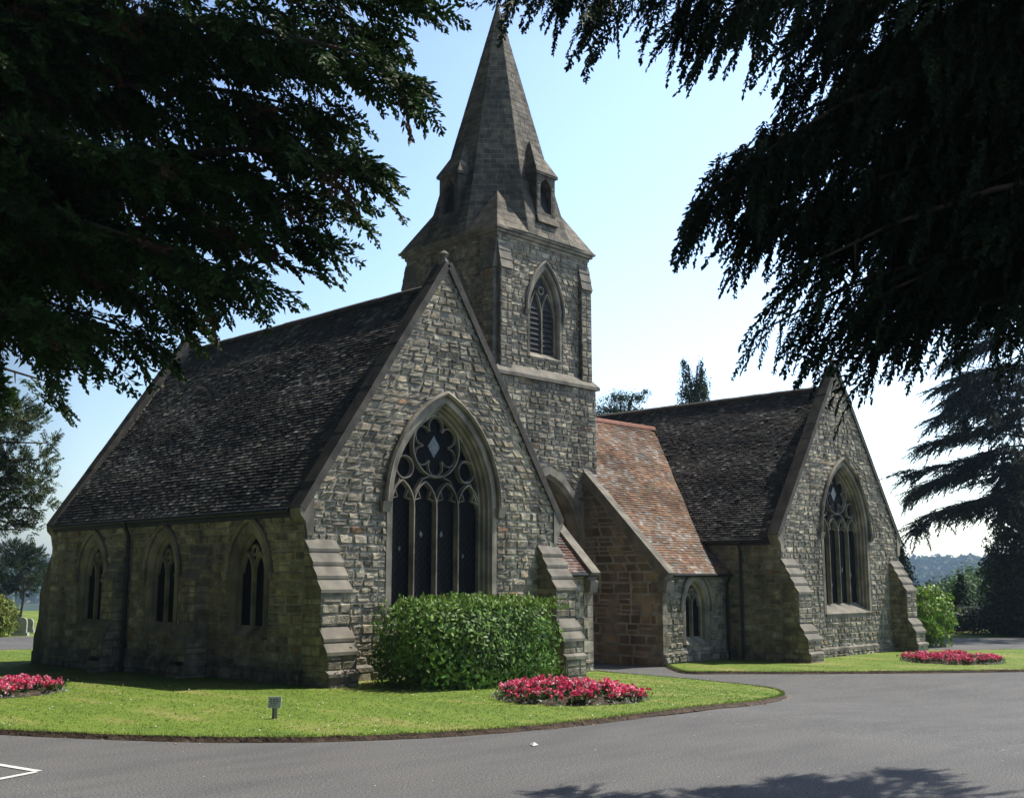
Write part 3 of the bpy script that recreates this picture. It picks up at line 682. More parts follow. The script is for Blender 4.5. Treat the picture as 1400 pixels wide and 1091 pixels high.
    # broaches: corner pyramids
    for k in range(4):
        mb = MB()
        an = math.pi/4+k*math.pi/2; dv = Vector((math.cos(an), math.sin(an), 0)); hw = 2.2
        corner = TC+dv*(hw*math.sqrt(2))+Vector((0, 0, zb0)); ztip = 13.72; tip = TC+dv*(ap(ztip)+.01)+Vector((0, 0, ztip))
        e1 = Vector((math.cos(an-math.pi/4), math.sin(an-math.pi/4), 0)); e2 = Vector((math.cos(an+math.pi/4), math.sin(an+math.pi/4), 0))
        A0 = ap(zb0); p1 = TC+e1*(A0+.02)+e2*(A0*tan)+Vector((0, 0, zb0)); p2 = TC+e2*(A0+.02)+e1*(A0*tan)+Vector((0, 0, zb0))
        for (a, b) in ((p1, corner), (corner, p2)):
            N = 6
            for i in range(N):
                t0, t1 = i/N, (i+1)/N-.008; o = .012
                nn = (b-a).cross(tip-a).normalized(); ins = Vector((0, 0, 0))
                q = [a.lerp(tip, t0), b.lerp(tip, t0), b.lerp(tip, t1), a.lerp(tip, t1)]
                q2 = [x+nn*.012 for x in q]; c = rs.choice(SP); c = tuple(x*1.15 for x in c)
                mb.add(q2+[x-nn*.03 for x in q], [(0, 1, 2, 3), (4, 5, 1, 0), (5, 6, 2, 1), (6, 7, 3, 2), (7, 4, 0, 3)], c)
            mb.add([a, b, tip], [(0, 1, 2)], (.13, .12, .1))
        mb.build('broach', M['stone'], t)
    # lucarnes
    for k in range(4):
        an = -math.pi/2+k*math.pi/2; nv = Vector((math.cos(an), math.sin(an), 0)); tv = Vector((-math.sin(an), math.cos(an), 0))
        P = lambda s, d, z: TC+tv*s+nv*d+Vector((0, 0, z))
        mb = MB(); hw, f0, z0_, z1_ = .42, 2.13, 12.95, 14.38; fl = Fr(P(0, f0, 0), tv, nv)
        hl = arch_hole(0, .25, 13.86, .36, 13.14, 0)
        backing(mb, fl, z0_-.3, z1_, lambda z: -hw, lambda z: hw, [hl], step=.08)
        A = arch(.25, 13.86, .36, 0, 13.14, 6); sweep2(mb, fl, [(A, 0), (A, -.30)])
        for s_ in (-1, 1):
            q = [P(s_*hw, f0, z0_-.3), P(s_*hw, 1.3, z0_-.3), P(s_*hw, 1.3, z1_), P(s_*hw, f0, z1_)]
            if s_ < 0: q = q[::-1]
            mb.quad(*q)
        mb.c = [(.15, .135, .115)]*len(mb.f)
        stones(mb, Fr(P(0, f0+.004, 0), tv, nv), z0_-.1, z1_-.02, lambda z: -hw+.01, lambda z: hw-.01, [arch_hole(0, .25, 13.86, .36, 13.14, .03)], hs=(.18, .24), ws=(.2, .35), pal=SP, relief=.01, seed=400+k)
        # base fillet
        mb.hexa([P(-hw-.05, 1.6, 12.75), P(hw+.05, 1.6, 12.75), P(hw+.05, f0+.14, 12.75), P(-hw-.05, f0+.14, 12.75)][::-1], [P(-hw-.03, 1.6, 13.02), P(hw+.03, 1.6, 13.02), P(hw, f0+.02, 13.0), P(-hw, f0+.02, 13.0)][::-1], (.16, .14, .12))
        l = mb.build('lucarne', M['stone'], t)
        # t is depth two, so the roof joins the lucarne mesh's siblings
        mb = MB(); e = .07; apx = P(0, 1.44, 15.68); bk0, bk1 = P(-hw-e, 1.35, 14.38), P(hw+e, 1.35, 14.38); q0, q1 = P(-hw-e, f0+e, 14.38), P(hw+e, f0+e, 14.38)
        dz = Vector((0, 0, .07))
        mb.add([q0-dz, q1-dz, bk1-dz, bk0-dz, q0, q1, bk1, bk0], [(3, 2, 1, 0), (0, 1, 5, 4), (1, 2, 6, 5), (3, 0, 4, 7)], (.16, .14, .12))
        for (a, b) in ((q0, q1), (q1, bk1), (bk0, q0)):
            for i in range(6):
                t0, t1 = i/6, (i+1)/6-.01; nn = (b-a).cross(apx-a).normalized()
                q = [a.lerp(apx, t0), b.lerp(apx, t0), b.lerp(apx, t1), a.lerp(apx, t1)]
                mb.add([x+nn*.012 for x in q]+[x-nn*.03 for x in q], [(0, 1, 2, 3), (4, 5, 1, 0), (6, 7, 3, 2)], tuple(x*1.1 for x in rs.choice(SP)))
        mb.build('lucarne_roof', M['stone'], t)
        mb = MB(); zA, zB = 13.06, 14.25; dA, dB = ap(zA)+.022, ap(zB)+.022
        mb.hexa([P(-.26, dA-.02, zA), P(.26, dA-.02, zA), P(.26, dA, zA), P(-.26, dA, zA)][::-1], [P(-.26, dB-.02, zB), P(.26, dB-.02, zB), P(.26, dB, zB), P(-.26, dB, zB)][::-1]); mb.build('lucarne_void_panel', M['lead'], t)  # dark panel laid on the spire face, standing in for the opening's shade
    mb = MB()
    mb.tube([TC+Vector((0, 0, 20.5)), TC+Vector((0, 0, 20.75)), TC+Vector((0, 0, 20.85)), TC+Vector((0, 0, 20.92))], [.12, .07, .06, .02], 8); mb.build('spire_finial', M['weather'], t)
tower()

# ------------------------------------------------------------ wings between chapels and tower
def wing(side):
    # passage side wall plane, outer end
    if side > 0: xa, xb, xs = 13.6, 16.94, 1
    else: xa, xb, xs = 10.5, 7.1, -1
    ze = 2.16; sl = 1.0; y0 = WY; yr = TC.y; zr = ze+(yr-y0+.16)*sl; zb = -.8
    x0, x1 = min(xa, xb), max(xa, xb); fr = front(x0, y0); wl = x1-x0
    holes = []
    if side > 0: holes.append(two_light(church, fr, 15.28-x0, .50, .30, 1.20, .72, sur=.2, depth=.22, label='small two-light window under the red tiled roof'))
    wall('wing_wall', church, fr, zb, ze, lambda z: 0, lambda z: wl, holes, seed=500+side, relief=.045)
    pm = MB(); stones(pm, Fr(fr.o+fr.n*.07, fr.u, fr.n), zb, -.12, lambda z: 0, lambda z: wl, seed=520+side, relief=.05); backing(pm, fr, zb, -.12, lambda z: 0, lambda z: wl, d=.06); pm.quad(fr(0, -.12, .09), fr(wl, -.12, .09), fr(wl, -.04, 0), fr(0, -.04, 0)); pm.build('plinth', M['stone'], church)
    # passage wall (brown smoother coursed stone), follows the lean of the roof
    yt = TC.y-H1
    top = lambda y: ze+(y-y0)*sl
    if side > 0: f2 = Fr((xa, y0, 0), (0, -1, 0), (-1, 0, 0)); lo = lambda z: -(yt-y0)-.0; hi = lambda z: 0 if z < ze else -(z-ze)/sl
    else: f2 = Fr((xa, y0, 0), (0, 1, 0), (1, 0, 0)); lo = lambda z: 0 if z < ze else (z-ze)/sl; hi = lambda z: (yt-y0)
    BR = [(.27, .215, .155), (.24, .198, .15), (.30, .248, .18), (.215, .185, .15), (.26, .222, .175)]
    mb = MB(); stones(mb, f2, zb, ze+(yt-y0)*sl, lo, hi, hs=(.24, .34), ws=(.35, .75), pal=BR, relief=.012, joint=.014, warm=.0, seed=540+side); ns = len(mb.f)
    backing(mb, f2, zb, ze+(yt-y0)*sl, lo, hi); o = mb.build('passage_wall', M['brownstone'], church); o['label'] = 'brown coursed stone wall beside the carriage arch'
    o.data.materials.append(M['mortar']); mi = np.zeros(len(mb.f), np.int32); mi[ns:] = 1; o.data.polygons.foreach_set('material_index', mi)
    # roof
    th = math.atan(sl); yb2 = y0-.16; lv = (yr-yb2)/math.cos(th)
    mb = MB()
    if side > 0: sx0, sx1 = xa+.28, xb+2.9
    else: sx0, sx1 = xb-.6, xa-.28
    slc = slR if side > 0 else slL
    def cut(v_):     # the valley against the big roof
        z = zeW+v_*math.sin(th)
        return (xb+max(0.0, (z-3.25))/slc ) - sx0
    zeW = ze-.02
    if side > 0:
        zz = zr-.03
        mb.add([(sx0, yb2, zeW-.03), (xb-.02, yb2, zeW-.03), (xb+.02, yb2+.9, zeW+.87), (xb+(zz-2.95)/slc, yr, zz), (sx0, yr, zz)], [(0, 1, 2, 3, 4)], (.1, .05, .03))
        tiles(mb, (sx0, yb2, zeW), (1, 0, 0), (0, math.cos(th), math.sin(th)), (0, -math.sin(th), math.cos(th)), sx1-sx0, lv, RED, lich=.42, seed=560, cut=cut)
        # rear slope
        mb.add([(sx0, 2*yr-yb2, zeW-.03), (sx0, yr, zz), (xb+(zz-2.95)/slc, yr, zz), (xb, 2*yr-yb2, zeW-.03)], [(0, 1, 2, 3)], (.25, .1, .06))
    else:
        zz = zr-.03
        mb.add([(sx0, yb2, zeW-.03), (sx1, yb2, zeW-.03), (sx1, yr, zz), (sx0, yr, zz)], [(0, 1, 2, 3)], (.1, .05, .03))
        mb.add([(sx0, 2*yr-yb2, zeW-.03), (sx0, yr, zz), (sx1, yr, zz), (sx1, 2*yr-yb2, zeW-.03)], [(0, 1, 2, 3)], (.25, .1, .06))
        tiles(mb, (xb-.0, yb2, zeW), (1, 0, 0), (0, math.cos(th), math.sin(th)), (0, -math.sin(th), math.cos(th)), sx1-xb, lv, [(.14, .07, .05), (.10, .06, .05), (.18, .09, .06)], lich=.3, seed=561)
    rf = mb.build('wing_roof', M['tile'], church); rf['label'] = 'red tiled roof spotted with white lichen' if side > 0 else 'small dark tiled lean-to roof behind the buttress'
    mb = MB(); xq = sx0 if side > 0 else xb; xe = (xb+(zr-2.95)/slc) if side > 0 else sx1
    while xq < xe-.02:
        x2 = min(xe, xq+.33); prof = [(-.13, -.10), (-.09, 0), (0, .05), (.09, 0), (.13, -.10)]
        A = [Vector((xq+.003, yr+a, zr+.02+b)) for a, b in prof]; B = [Vector((x2-.003, yr+a, zr+.02+b)) for a, b in prof]
        mb.add(A+B, [(i, i+5, i+6, i+1) for i in range(4)]+[(0, 1, 2, 3, 4), (9, 8, 7, 6, 5)]); xq = x2
    mb.build('ridge_tiles', M['redridge'] if side > 0 else M['ridge'], rf)
    # parapet coping over the passage wall
    mb = MB(); xi0, xi1 = (xa-.05, xa+.30) if side > 0 else (xa-.30, xa+.05)
    N = 6; ya_, za_ = y0-.22, ze-.10; yb_, zb_ = yt+.02, ze+(yt-y0)*sl+.12
    for k in range(N):
        t0, t1 = k/N, (k+1)/N-.001; a = Vector((0, ya_+(yb_-ya_)*t0, za_+(zb_-za_)*t0)); b = Vector((0, ya_+(yb_-ya_)*t1, za_+(zb_-za_)*t1)); up = Vector((0, -math.sin(th), math.cos(th)))*.13
        X0, X1 = Vector((xi0, 0, 0)), Vector((xi1, 0, 0)); dn = up*-1.2
        mb.hexa([a+X0+dn, a+X1+dn, b+X1+dn, b+X0+dn], [a+X0+up, a+X1+up, b+X1+up, b+X0+up])
    mb.hexa([(xi0+.02, y0-.20, ze-.52), (xi1-.02, y0-.20, ze-.52), (xi1-.02, y0+.1, ze-.52), (xi0+.02, y0+.1, ze-.52)], [(xi0+.02, y0-.26, ze-.24), (xi1-.02, y0-.26, ze-.24), (xi1-.02, y0+.1, ze-.1), (xi0+.02, y0+.1, ze-.1)])
    mb.build('coping', M['weather'], church)
    # passage parapet back side
    mb = MB(); xi = xa+.28*xs
    v = [(xi, y0, ze-.3), (xi, yt, ze-.3), (xi, yt, ze+(yt-y0)*sl), (xi, y0, ze)]
    mb.add(v if side < 0 else v[::-1], [(0, 1, 2, 3)], (.17, .15, .13)); mb.build('parapet', M['stone'], church)
    # quoins at the passage corner
    mb = MB(); z = zb; k = 0
    while z < ze-.35:
        h = .3; L1 = .34 if k % 2 else .2; c = (.19, .175, .155)
        X0, X1 = (xa-.025, xa+L1) if side > 0 else (xa-L1, xa+.025)
        mb.box(X0, X1, y0-.055, y0+(.2 if k % 2 else .34), z+.008, z+h-.006, stonecol(GREY, 0)); z += h; k += 1
    mb.build('quoins', M['stone'], church)
    mb = MB(); mb.tube([(x0+.28, yb2-.04, zeW-.05), (x1, yb2-.04, zeW-.05)], .05, 8)
    mb.build('gutter', M['pipe'], rf)
    if side > 0: mb = MB(); mb.tube([(x1-.12, yb2-.03, zeW-.10), (x1-.12, y0-.08, zeW-.3), (x1-.12, y0-.08, -.6)], .04, 8); mb.build('drainpipe', M['pipe'], church)
wing(1); wing(-1)
# rainwater pipes
mb = MB(); mb.tube([(-.24, 6.72, zeL-.04), (-.10, 6.72, zeL-.35), (-.10, 6.72, -.2)], .05, 8)
for z in (.6, 1.7, 2.7): mb.tube([(-.10, 6.72, z-.03), (-.10, 6.72, z+.03)], .065, 8)
mb.build('drainpipe', M['pipe'], church)
mb = MB(); mb.tube([(16.72, 1.30, zeR-.04), (16.84, 1.30, zeR-.35), (16.84, 1.30, -.6)], .05, 8); mb.build('drainpipe', M['pipe'], church)
# floor slab that closes the rooms from below
#EOF_BUILDING

# ------------------------------------------------------------ ground, roads, lawns
def pip(x, y, P):
    c = False; j = len(P)-1
    for i in range(len(P)):
        if (P[i][1] > y) != (P[j][1] > y) and x < (P[j][0]-P[i][0])*(y-P[i][1])/(P[j][1]-P[i][1])+P[i][0]: c = not c
        j = i
    return c
def smooth_poly(P, n_=6):
    out = []
    k = len(P)
    for i in range(k):
        p0, p1, p2, p3 = (Vector(P[(i+j-1) % k]) for j in range(4))
        for s_ in range(n_):
            t = s_/n_; out.append(tuple(.5*((2*p1)+(p2-p0)*t+(2*p0-5*p1+4*p2-p3)*t*t+(3*p1-p0-3*p2+p3)*t**3)))
    return out
from mathutils.geometry import delaunay_2d_cdt
def sheet(name, poly, off, m, step=1.0, skirt=0.0, parent=None, edge_mat=None, jitter=0.0):
    """gently rolling sheet cut to a polygon, following the ground"""
    poly = [(x, y) for x, y in poly]
    xs = [p_[0] for p_ in poly]; ys = [p_[1] for p_ in poly]; pts = [Vector(p_) for p_ in poly]; k = len(poly)
    x = min(xs)+step/2
    while x < max(xs):
        y = min(ys)+step/2
        while y < max(ys):
            if pip(x, y, poly) and min((x-q[0])**2+(y-q[1])**2 for q in poly) > (step*.35)**2: pts.append(Vector((x, y)))
            y += step
        x += step
    v, e, f, *_ = delaunay_2d_cdt(pts, [(i, (i+1) % k) for i in range(k)], [list(range(k))], 1, 1e-4)
    vs = [(q.x, q.y, g(q.x, q.y)+off) for q in v]; fs = [tuple(q) for q in f]
    # upward normals
    ff = []
    for q in fs:
        a, b, c = (Vector(vs[i]) for i in q[:3]); ff.append(q if (b-a).cross(c-a).z > 0 else q[::-1])
    mb = MB(); mb.add(vs, ff); nb = len(mb.f)
    o = mb.build(name, m, parent)
    return o
lawn_L = [(-7.0, -.5), (-6.29, -2.24), (-5.51, -3.71), (-4.68, -4.93), (-3.7, -5.85), (-2.48, -6.54), (-.93, -7.0), (.56, -7.15), (2.26, -7.12), (4.56, -6.76), (7.21, -5.72), (9.0, -4.6), (9.75, -3.6), (10.05, -2.5), (10.35, -.9), (10.45, .9), (10.4, 1.95), (8, 3), (8, 16), (6.5, 18), (2.57, 17.9), (0, 17.2), (-3, 15), (-6, 11), (-7.3, 5), (-7.4, 2)]
lawn_R = [(13.9, 1.9), (12.9, 1.0), (12.15, -.05), (12.91, -.85), (14.23, -2.21), (16.44, -4.16), (18.93, -6.05), (24, -9.3), (29, -9.5), (30.5, -6.5), (28.08, -2.9), (25.9, -1.72), (25.4, -.4), (25.6, 2), (26, 14), (18, 15), (17.5, 3.0), (15.5, 2.4)]
lawn_L = smooth_poly(lawn_L, 5); lawn_R = smooth_poly(lawn_R, 5)
road_P = [(-60, -60), (70, -60), (70, -32), (46, -8), (39, -1.2), (36.4, .6), (33.6, 2.3), (31, 3.6), (29.5, 6), (29.5, 28.3), (-60, 28.3)]
def far_h(x, y):
    """height of the country round the churchyard"""
    r = math.hypot(x-10, y-5)
    v = S((r-60)/400)*-38 + S((r-520)/650)*(52 + 5*math.sin(x*.004+1)+4*math.sin(y*.005))
    return v + (1.5*math.sin(x*.02)*math.sin(y*.017) if r > 150 else 0)
vs = []; fs = []; NR, NA = 79, 96
radii = [0]+[3*1.085**i for i in range(NR)]
for i, r in enumerate(radii):
    for a in range(NA):
        x, y = 10+r*math.cos(2*math.pi*a/NA), r*math.sin(2*math.pi*a/NA)
        vs.append((x, y, g(x, y)-.06+far_h(x, y)))
for i in range(len(radii)-1):
    for a in range(NA): fs.append((i*NA+a, (i+1)*NA+a, (i+1)*NA+(a+1) % NA, i*NA+(a+1) % NA))
mb = MB(); mb.add(vs, fs); gr = mb.build('ground', M['lawn'], None, True); gr.data.materials.append(M['land'])
mi = np.zeros(len(fs), np.int32); mi[[i for i, f in enumerate(fs) if math.hypot(vs[f[0]][0]-10, vs[f[0]][1]) > 75]] = 1
gr.data.polygons.foreach_set('material_index', mi); tag(gr, kind='structure')
rd = sheet('road', road_P, 0, M['road'], 2.0); tag(rd, kind='structure')
def lawn(name, P):
    o = sheet(name, P, .06, M['lawn'], .6); tag(o, kind='structure'); return o
lw1 = lawn('lawn', lawn_L); lw2 = lawn('lawn', lawn_R)
def edging(name, P):
    rs = random.Random(3); mb = MB(); k = len(P)
    for i in range(k):
        a, b = P[i], P[(i+1) % k]; t = (Vector(b)-Vector(a)); nrm = Vector((t.y, -t.x)).normalized()
        def pts(q, r_):
            z = g(*q); o1 = .05+rs.uniform(-.02, .03)
            return [(q[0]-nrm.x*.06, q[1]-nrm.y*.06, z+.055), (q[0]+nrm.x*.0, q[1]+nrm.y*.0, z+.064+rs.uniform(-.006, .006)), (q[0]+nrm.x*.02, q[1]+nrm.y*.02, z+.04), (q[0]+nrm.x*(.02+o1*.7), q[1]+nrm.y*(.02+o1*.7), z+.004), (q[0], q[1], z-.05)]
        A, B = pts(a, 0), pts(b, 0)
        mb.add(A+B, [(j, j+1, j+6, j+5) for j in range(4)])
    o = mb.build(name, M['soil']); tag(o, kind='structure'); return o
edging('lawn_edge', lawn_L); edging('lawn_edge', lawn_R)
# painted bay lines
def line(mb, a, b, wd):
    a, b = Vector(a), Vector(b); t = (b-a).normalized(); nn = Vector((-t.y, t.x))*wd/2; N = max(1, int((b-a).length/.5))
    for i in range(N):
        p_, q = a.lerp(b, i/N), a.lerp(b, (i+1)/N); z = lambda v: g(v.x, v.y)+.008
        mb.quad(*[(v.x, v.y, z(v)) for v in (p_-nn, q-nn, q+nn, p_+nn)])
mb = MB(); cR = Vector((-7.16, -5.48)); d1 = (Vector((-7.28, -4.77))-cR).normalized(); d2 = Vector((-1, -.36)).normalized()
line(mb, cR, cR+d1*4.8, .085); line(mb, cR+d2*.05, cR+d2*3, .085); tag(mb.build('road_marking', M['white']), kind='structure')
#EOF_GROUND

# ------------------------------------------------------------ foliage tools (numpy)
def unit(a): return a/np.maximum(np.linalg.norm(a, axis=-1, keepdims=True), 1e-9)
def leaf_quads(c, d, n_, L, W):
    """rhombic leaves: centres c, long axis d, normals n_, length L, width W -> (N,4,3)"""
    d = unit(d); s_ = unit(np.cross(d, n_)); L = np.asarray(L).reshape(-1, 1); W = np.asarray(W).reshape(-1, 1)
    return np.stack([c-d*L/2, c+s_*W/2-d*L*.05, c+d*L/2, c-s_*W/2-d*L*.05], 1)
def rdir(n_): return unit(rng.normal(size=(n_, 3)))
def shades(n_, base, var=.25, hue=.12):
    k = np.exp(rng.normal(0, var, (n_, 1))); h = 1+rng.normal(0, hue, (n_, 3))*np.array([[1, .5, .6]]); return np.clip(np.array([base])*k*h, .003, .9)
def frond_template(seed, L=.6, nt=26, tl=.11, tw=.022, ang=50, droop=.25, needle=True, sub=3):
    """one spray lying along +x: twiglets to both sides, each made of short overlapping needle blades"""
    r = np.random.default_rng(seed); Q = []
    def blade(p, d, l, w_, up):
        s_ = np.cross(d, up); s_ = s_/max(np.linalg.norm(s_), 1e-6); Q.append([p, p+d*l*.45+s_*w_/2, p+d*l, p+d*l*.45-s_*w_/2])
    for i in range(nt):
        t = (i+.5)/nt; x = L*t; z = -droop*L*t*t; p = np.array([x, r.normal(0, .006), z])
        env = (1-.75*t)*(.55+.45*min(1, t*5)); 
        for sd in (-1, 1):
            a = math.radians(ang+r.normal(0, 9)); l = tl*env*r.uniform(.75, 1.25)*1.0
            d = np.array([math.cos(a), sd*math.sin(a), r.normal(-.18, .18)]); d /= np.linalg.norm(d)
            for k in range(sub):
                q = p+d*l*k/sub; up = np.array([0, 0, 1.0])+r.normal(0, .7, 3); dd = d+r.normal(0, .22, 3); dd /= np.linalg.norm(dd)
                blade(q, dd, l/sub*1.9, tw*r.uniform(.8, 1.2), up)
        blade(p, np.array([1, 0, -2*droop*t]), L/nt*1.6, tw*1.2, np.array([0, r.normal(), 1.0]))
    return np.array(Q)
def place_fronds(pos, dirs, scale, temps, roll=.8):
    """pos (N,3), dirs (N,3): put one template at each, x along dir, z roughly up"""
    n_ = len(pos); x = unit(dirs); up = np.tile([0, 0, 1.0], (n_, 1))+rng.normal(0, roll*.5, (n_, 3)); y = unit(np.cross(up, x)); z = np.cross(x, y)
    Rm = np.stack([x, y, z], 2); out = []; idx = rng.integers(0, len(temps), n_); ids = []
    for k, T in enumerate(temps):
        s_ = np.where(idx == k)[0]
        if not len(s_): continue
        V = np.einsum('nij,qvj->nqvi', Rm[s_], T)*scale[s_][:, None, None, None]+pos[s_][:, None, None, :]
        out.append(V.reshape(-1, 4, 3)); ids.append(np.repeat(s_, len(T)))
    return np.concatenate(out), np.concatenate(ids)

def conifer_bough_tree(name, trunk, limbs, fills, temps, dens, base, label, scale=1.0, sag=.5, wid=.9, group=None, hang=0.6, fr=(.7, 1.25), tri=0.0, lo=.12):
    """trunk: list of points+radii; limbs: (start, tip, arch height, leafy width)"""
    root = empty(name, trunk[0][0]); tag(root, label, 'tree', group)
    mb = MB(); mb.tube([p_ for p_, r in trunk], [r for p_, r in trunk], 10); mb.build('trunk', M['bark'], root)
    mb = MB(); P = []; D = []; Sc = []
    for (a, b, ah, wd) in limbs:
        a, b = np.array(a), np.array(b); ln = np.linalg.norm(b-a); ts = np.linspace(0, 1, 9)
        bend = rng.normal(0, .05*ln, 3)*np.array([1, 1, .3])
        cv = lambda t: a+(b-a)*t+np.array([0, 0, 1.0])*ah*4*t*(1-t)+bend*4*t*(1-t)
        mb.tube([Vector(cv(t)) for t in ts], [.012*ln*(1-t)+.006 for t in ts], 5)
        n_ = int(dens*ln*wd)
        t = lo+(1-lo)*rng.random(n_)**.8; t[:max(3, n_//30)] = 1.0-rng.random(max(3, n_//30))*.04
        q = np.array([cv(x) for x in t]); tn = unit(np.array([cv(min(1, x+.02))-cv(x-.02) for x in t]))
        side = unit(np.cross(tn, [0, 0, 1.0])); r = wd*(1-t**3)*1.0+.03
        u = rng.uniform(-1, 1, n_); off = side*(u*r)[:, None]; dz = -np.abs(rng.normal(0, .35, n_))*hang*(r*.9+.1) + rng.normal(0, .06, n_)
        pos = q+off+np.array([0, 0, 1.0])*dz[:, None] - tn*(np.abs(u)*r*.15)[:, None]
        d = tn*.9+side*(u*.9)[:, None]+rng.normal(0, .22, (n_, 3)); d[:, 2] -= hang*(.35+rng.random(n_)*1.1)
        P.append(pos); D.append(d); Sc.append(rng.uniform(*fr, n_)*scale)
        # secondary twigs
        for k in range(int(ln*1.6)):
            x = rng.uniform(.3, .98); s0 = cv(x); tt = unit((cv(min(1, x+.02))-cv(x-.02))[None])[0]; sd = np.cross(tt, [0, 0, 1.0])*rng.choice([-1, 1]); e_ = s0+(tt*.5+sd)*wd*(1-x**2)*.9+np.array([0, 0, -.15*hang-.05])
            mb.tube([Vector(s0), Vector((s0+e_)/2+np.array([0, 0, .04])), Vector(e_)], [.012, .008, .004], 4)
    mb.build('branches', M['bark'], root)
    P = np.concatenate(P); D = np.concatenate(D); Sc = np.concatenate(Sc)
    V, ids = place_fronds(P, D, Sc, temps)
    k = np.exp(rng.normal(0, .28, (len(P), 1))); fc = np.array([base])*k; col = fc[ids]*np.exp(rng.normal(0, .18, (len(ids), 1)))
    br = rng.random(len(P)) < tri; col[br[ids]] = np.array([.09, .055, .03])
    quads_np('foliage', V, np.clip(col, .003, .5), M['leafN'], root)
    return root
def A_(px, py, d): return tuple(at(px, py, d))
def cyl(r, d, z): p_ = CAM+FWD*d+RGT*r; return (p_.x, p_.y, z)

# ---- the big evergreen whose boughs fill the upper left, trunk outside the frame on the left
T1 = [frond_template(10+i, L=.42, nt=13, tl=.15, tw=.026, ang=48, droop=.22, sub=3) for i in range(6)]
tb = cyl(-8.2, 9.5, 0)
tz = lambda z: (tb[0], tb[1], z)
trunk = [(tz(-.1), .55), (tz(1), .45), (tz(4), .38), (tz(8), .28), (tz(13), .12), (tz(15), .04)]
limbs = []
tips = [(628, 138, 7.6, .45), (622, 8, 8.2, .5), (560, -60, 8, .7), (548, 240, 7.7, .4), (515, 300, 8.4, .4), (485, 345, 8, .45), (424, 412, 7.8, .33), (362, 400, 8.6, .36), (303, 446, 8.8, .42), (246, 482, 8.2, .42), (160, 490, 8, .34), (105, 482, 8.8, .45), (125, 552, 10.2, .13), (25, 530, 9.4, .45), (-15, 575, 9.2, .3), (350, 330, 9.2, .8), (300, 250, 8.6, .9), (430, 200, 8.5, .8), (480, 100, 8.2, .8), (380, 80, 9.3, .9), (250, 60, 8.2, .95), (120, 120, 8.4, 1.0), (60, 250, 7.9, 1.0), (150, 300, 8.8, 1.0), (60, 420, 9.4, .9), (200, 400, 9.4, .8), (560, 60, 8.8, .6), (500, 180, 9, .6), (100, 20, 9.4, 1.0), (320, -60, 9, 1.0), (470, -90, 8.6, .9), (150, -120, 8.4, 1), (10, 60, 7.6, 1), (230, 180, 9.4, .9), (400, 290, 7.8, .6), (120, 470, 7.6, .6), (330, 400, 7.7, .5), (20, 330, 8.4, .9)]
for (px, py, d, wd) in tips:
    tip = A_(px, py, d); rz = (CAM.z + (tip[2]-CAM.z)*1.02)
    v_ = Vector(tip)-Vector(tz(tip[2]+.3)); tip = tuple(Vector(tip)-v_.normalized()*.27+Vector((0, 0, .14)))
    z0_ = max(2.6, tip[2]-.2+rng.uniform(-.3, .9)); limbs.append((tz(z0_), tip, .35+rng.uniform(0, .3), wd))
for k in range(26):   # the crown beyond and above the frame
    an = rng.uniform(0, 6.28); z0_ = rng.uniform(5.5, 13.5); rr = (15.2-z0_)*.42+.6; limbs.append((tz(z0_), (tb[0]+rr*math.cos(an), tb[1]+rr*math.sin(an), z0_-.2*rr), .3, .8))
conifer_bough_tree('evergreen_tree', trunk, limbs, None, T1, 46, (.022, .050, .009), 'dark evergreen whose drooping boughs fill the upper left corner', scale=1.0, hang=.36, tri=.04)

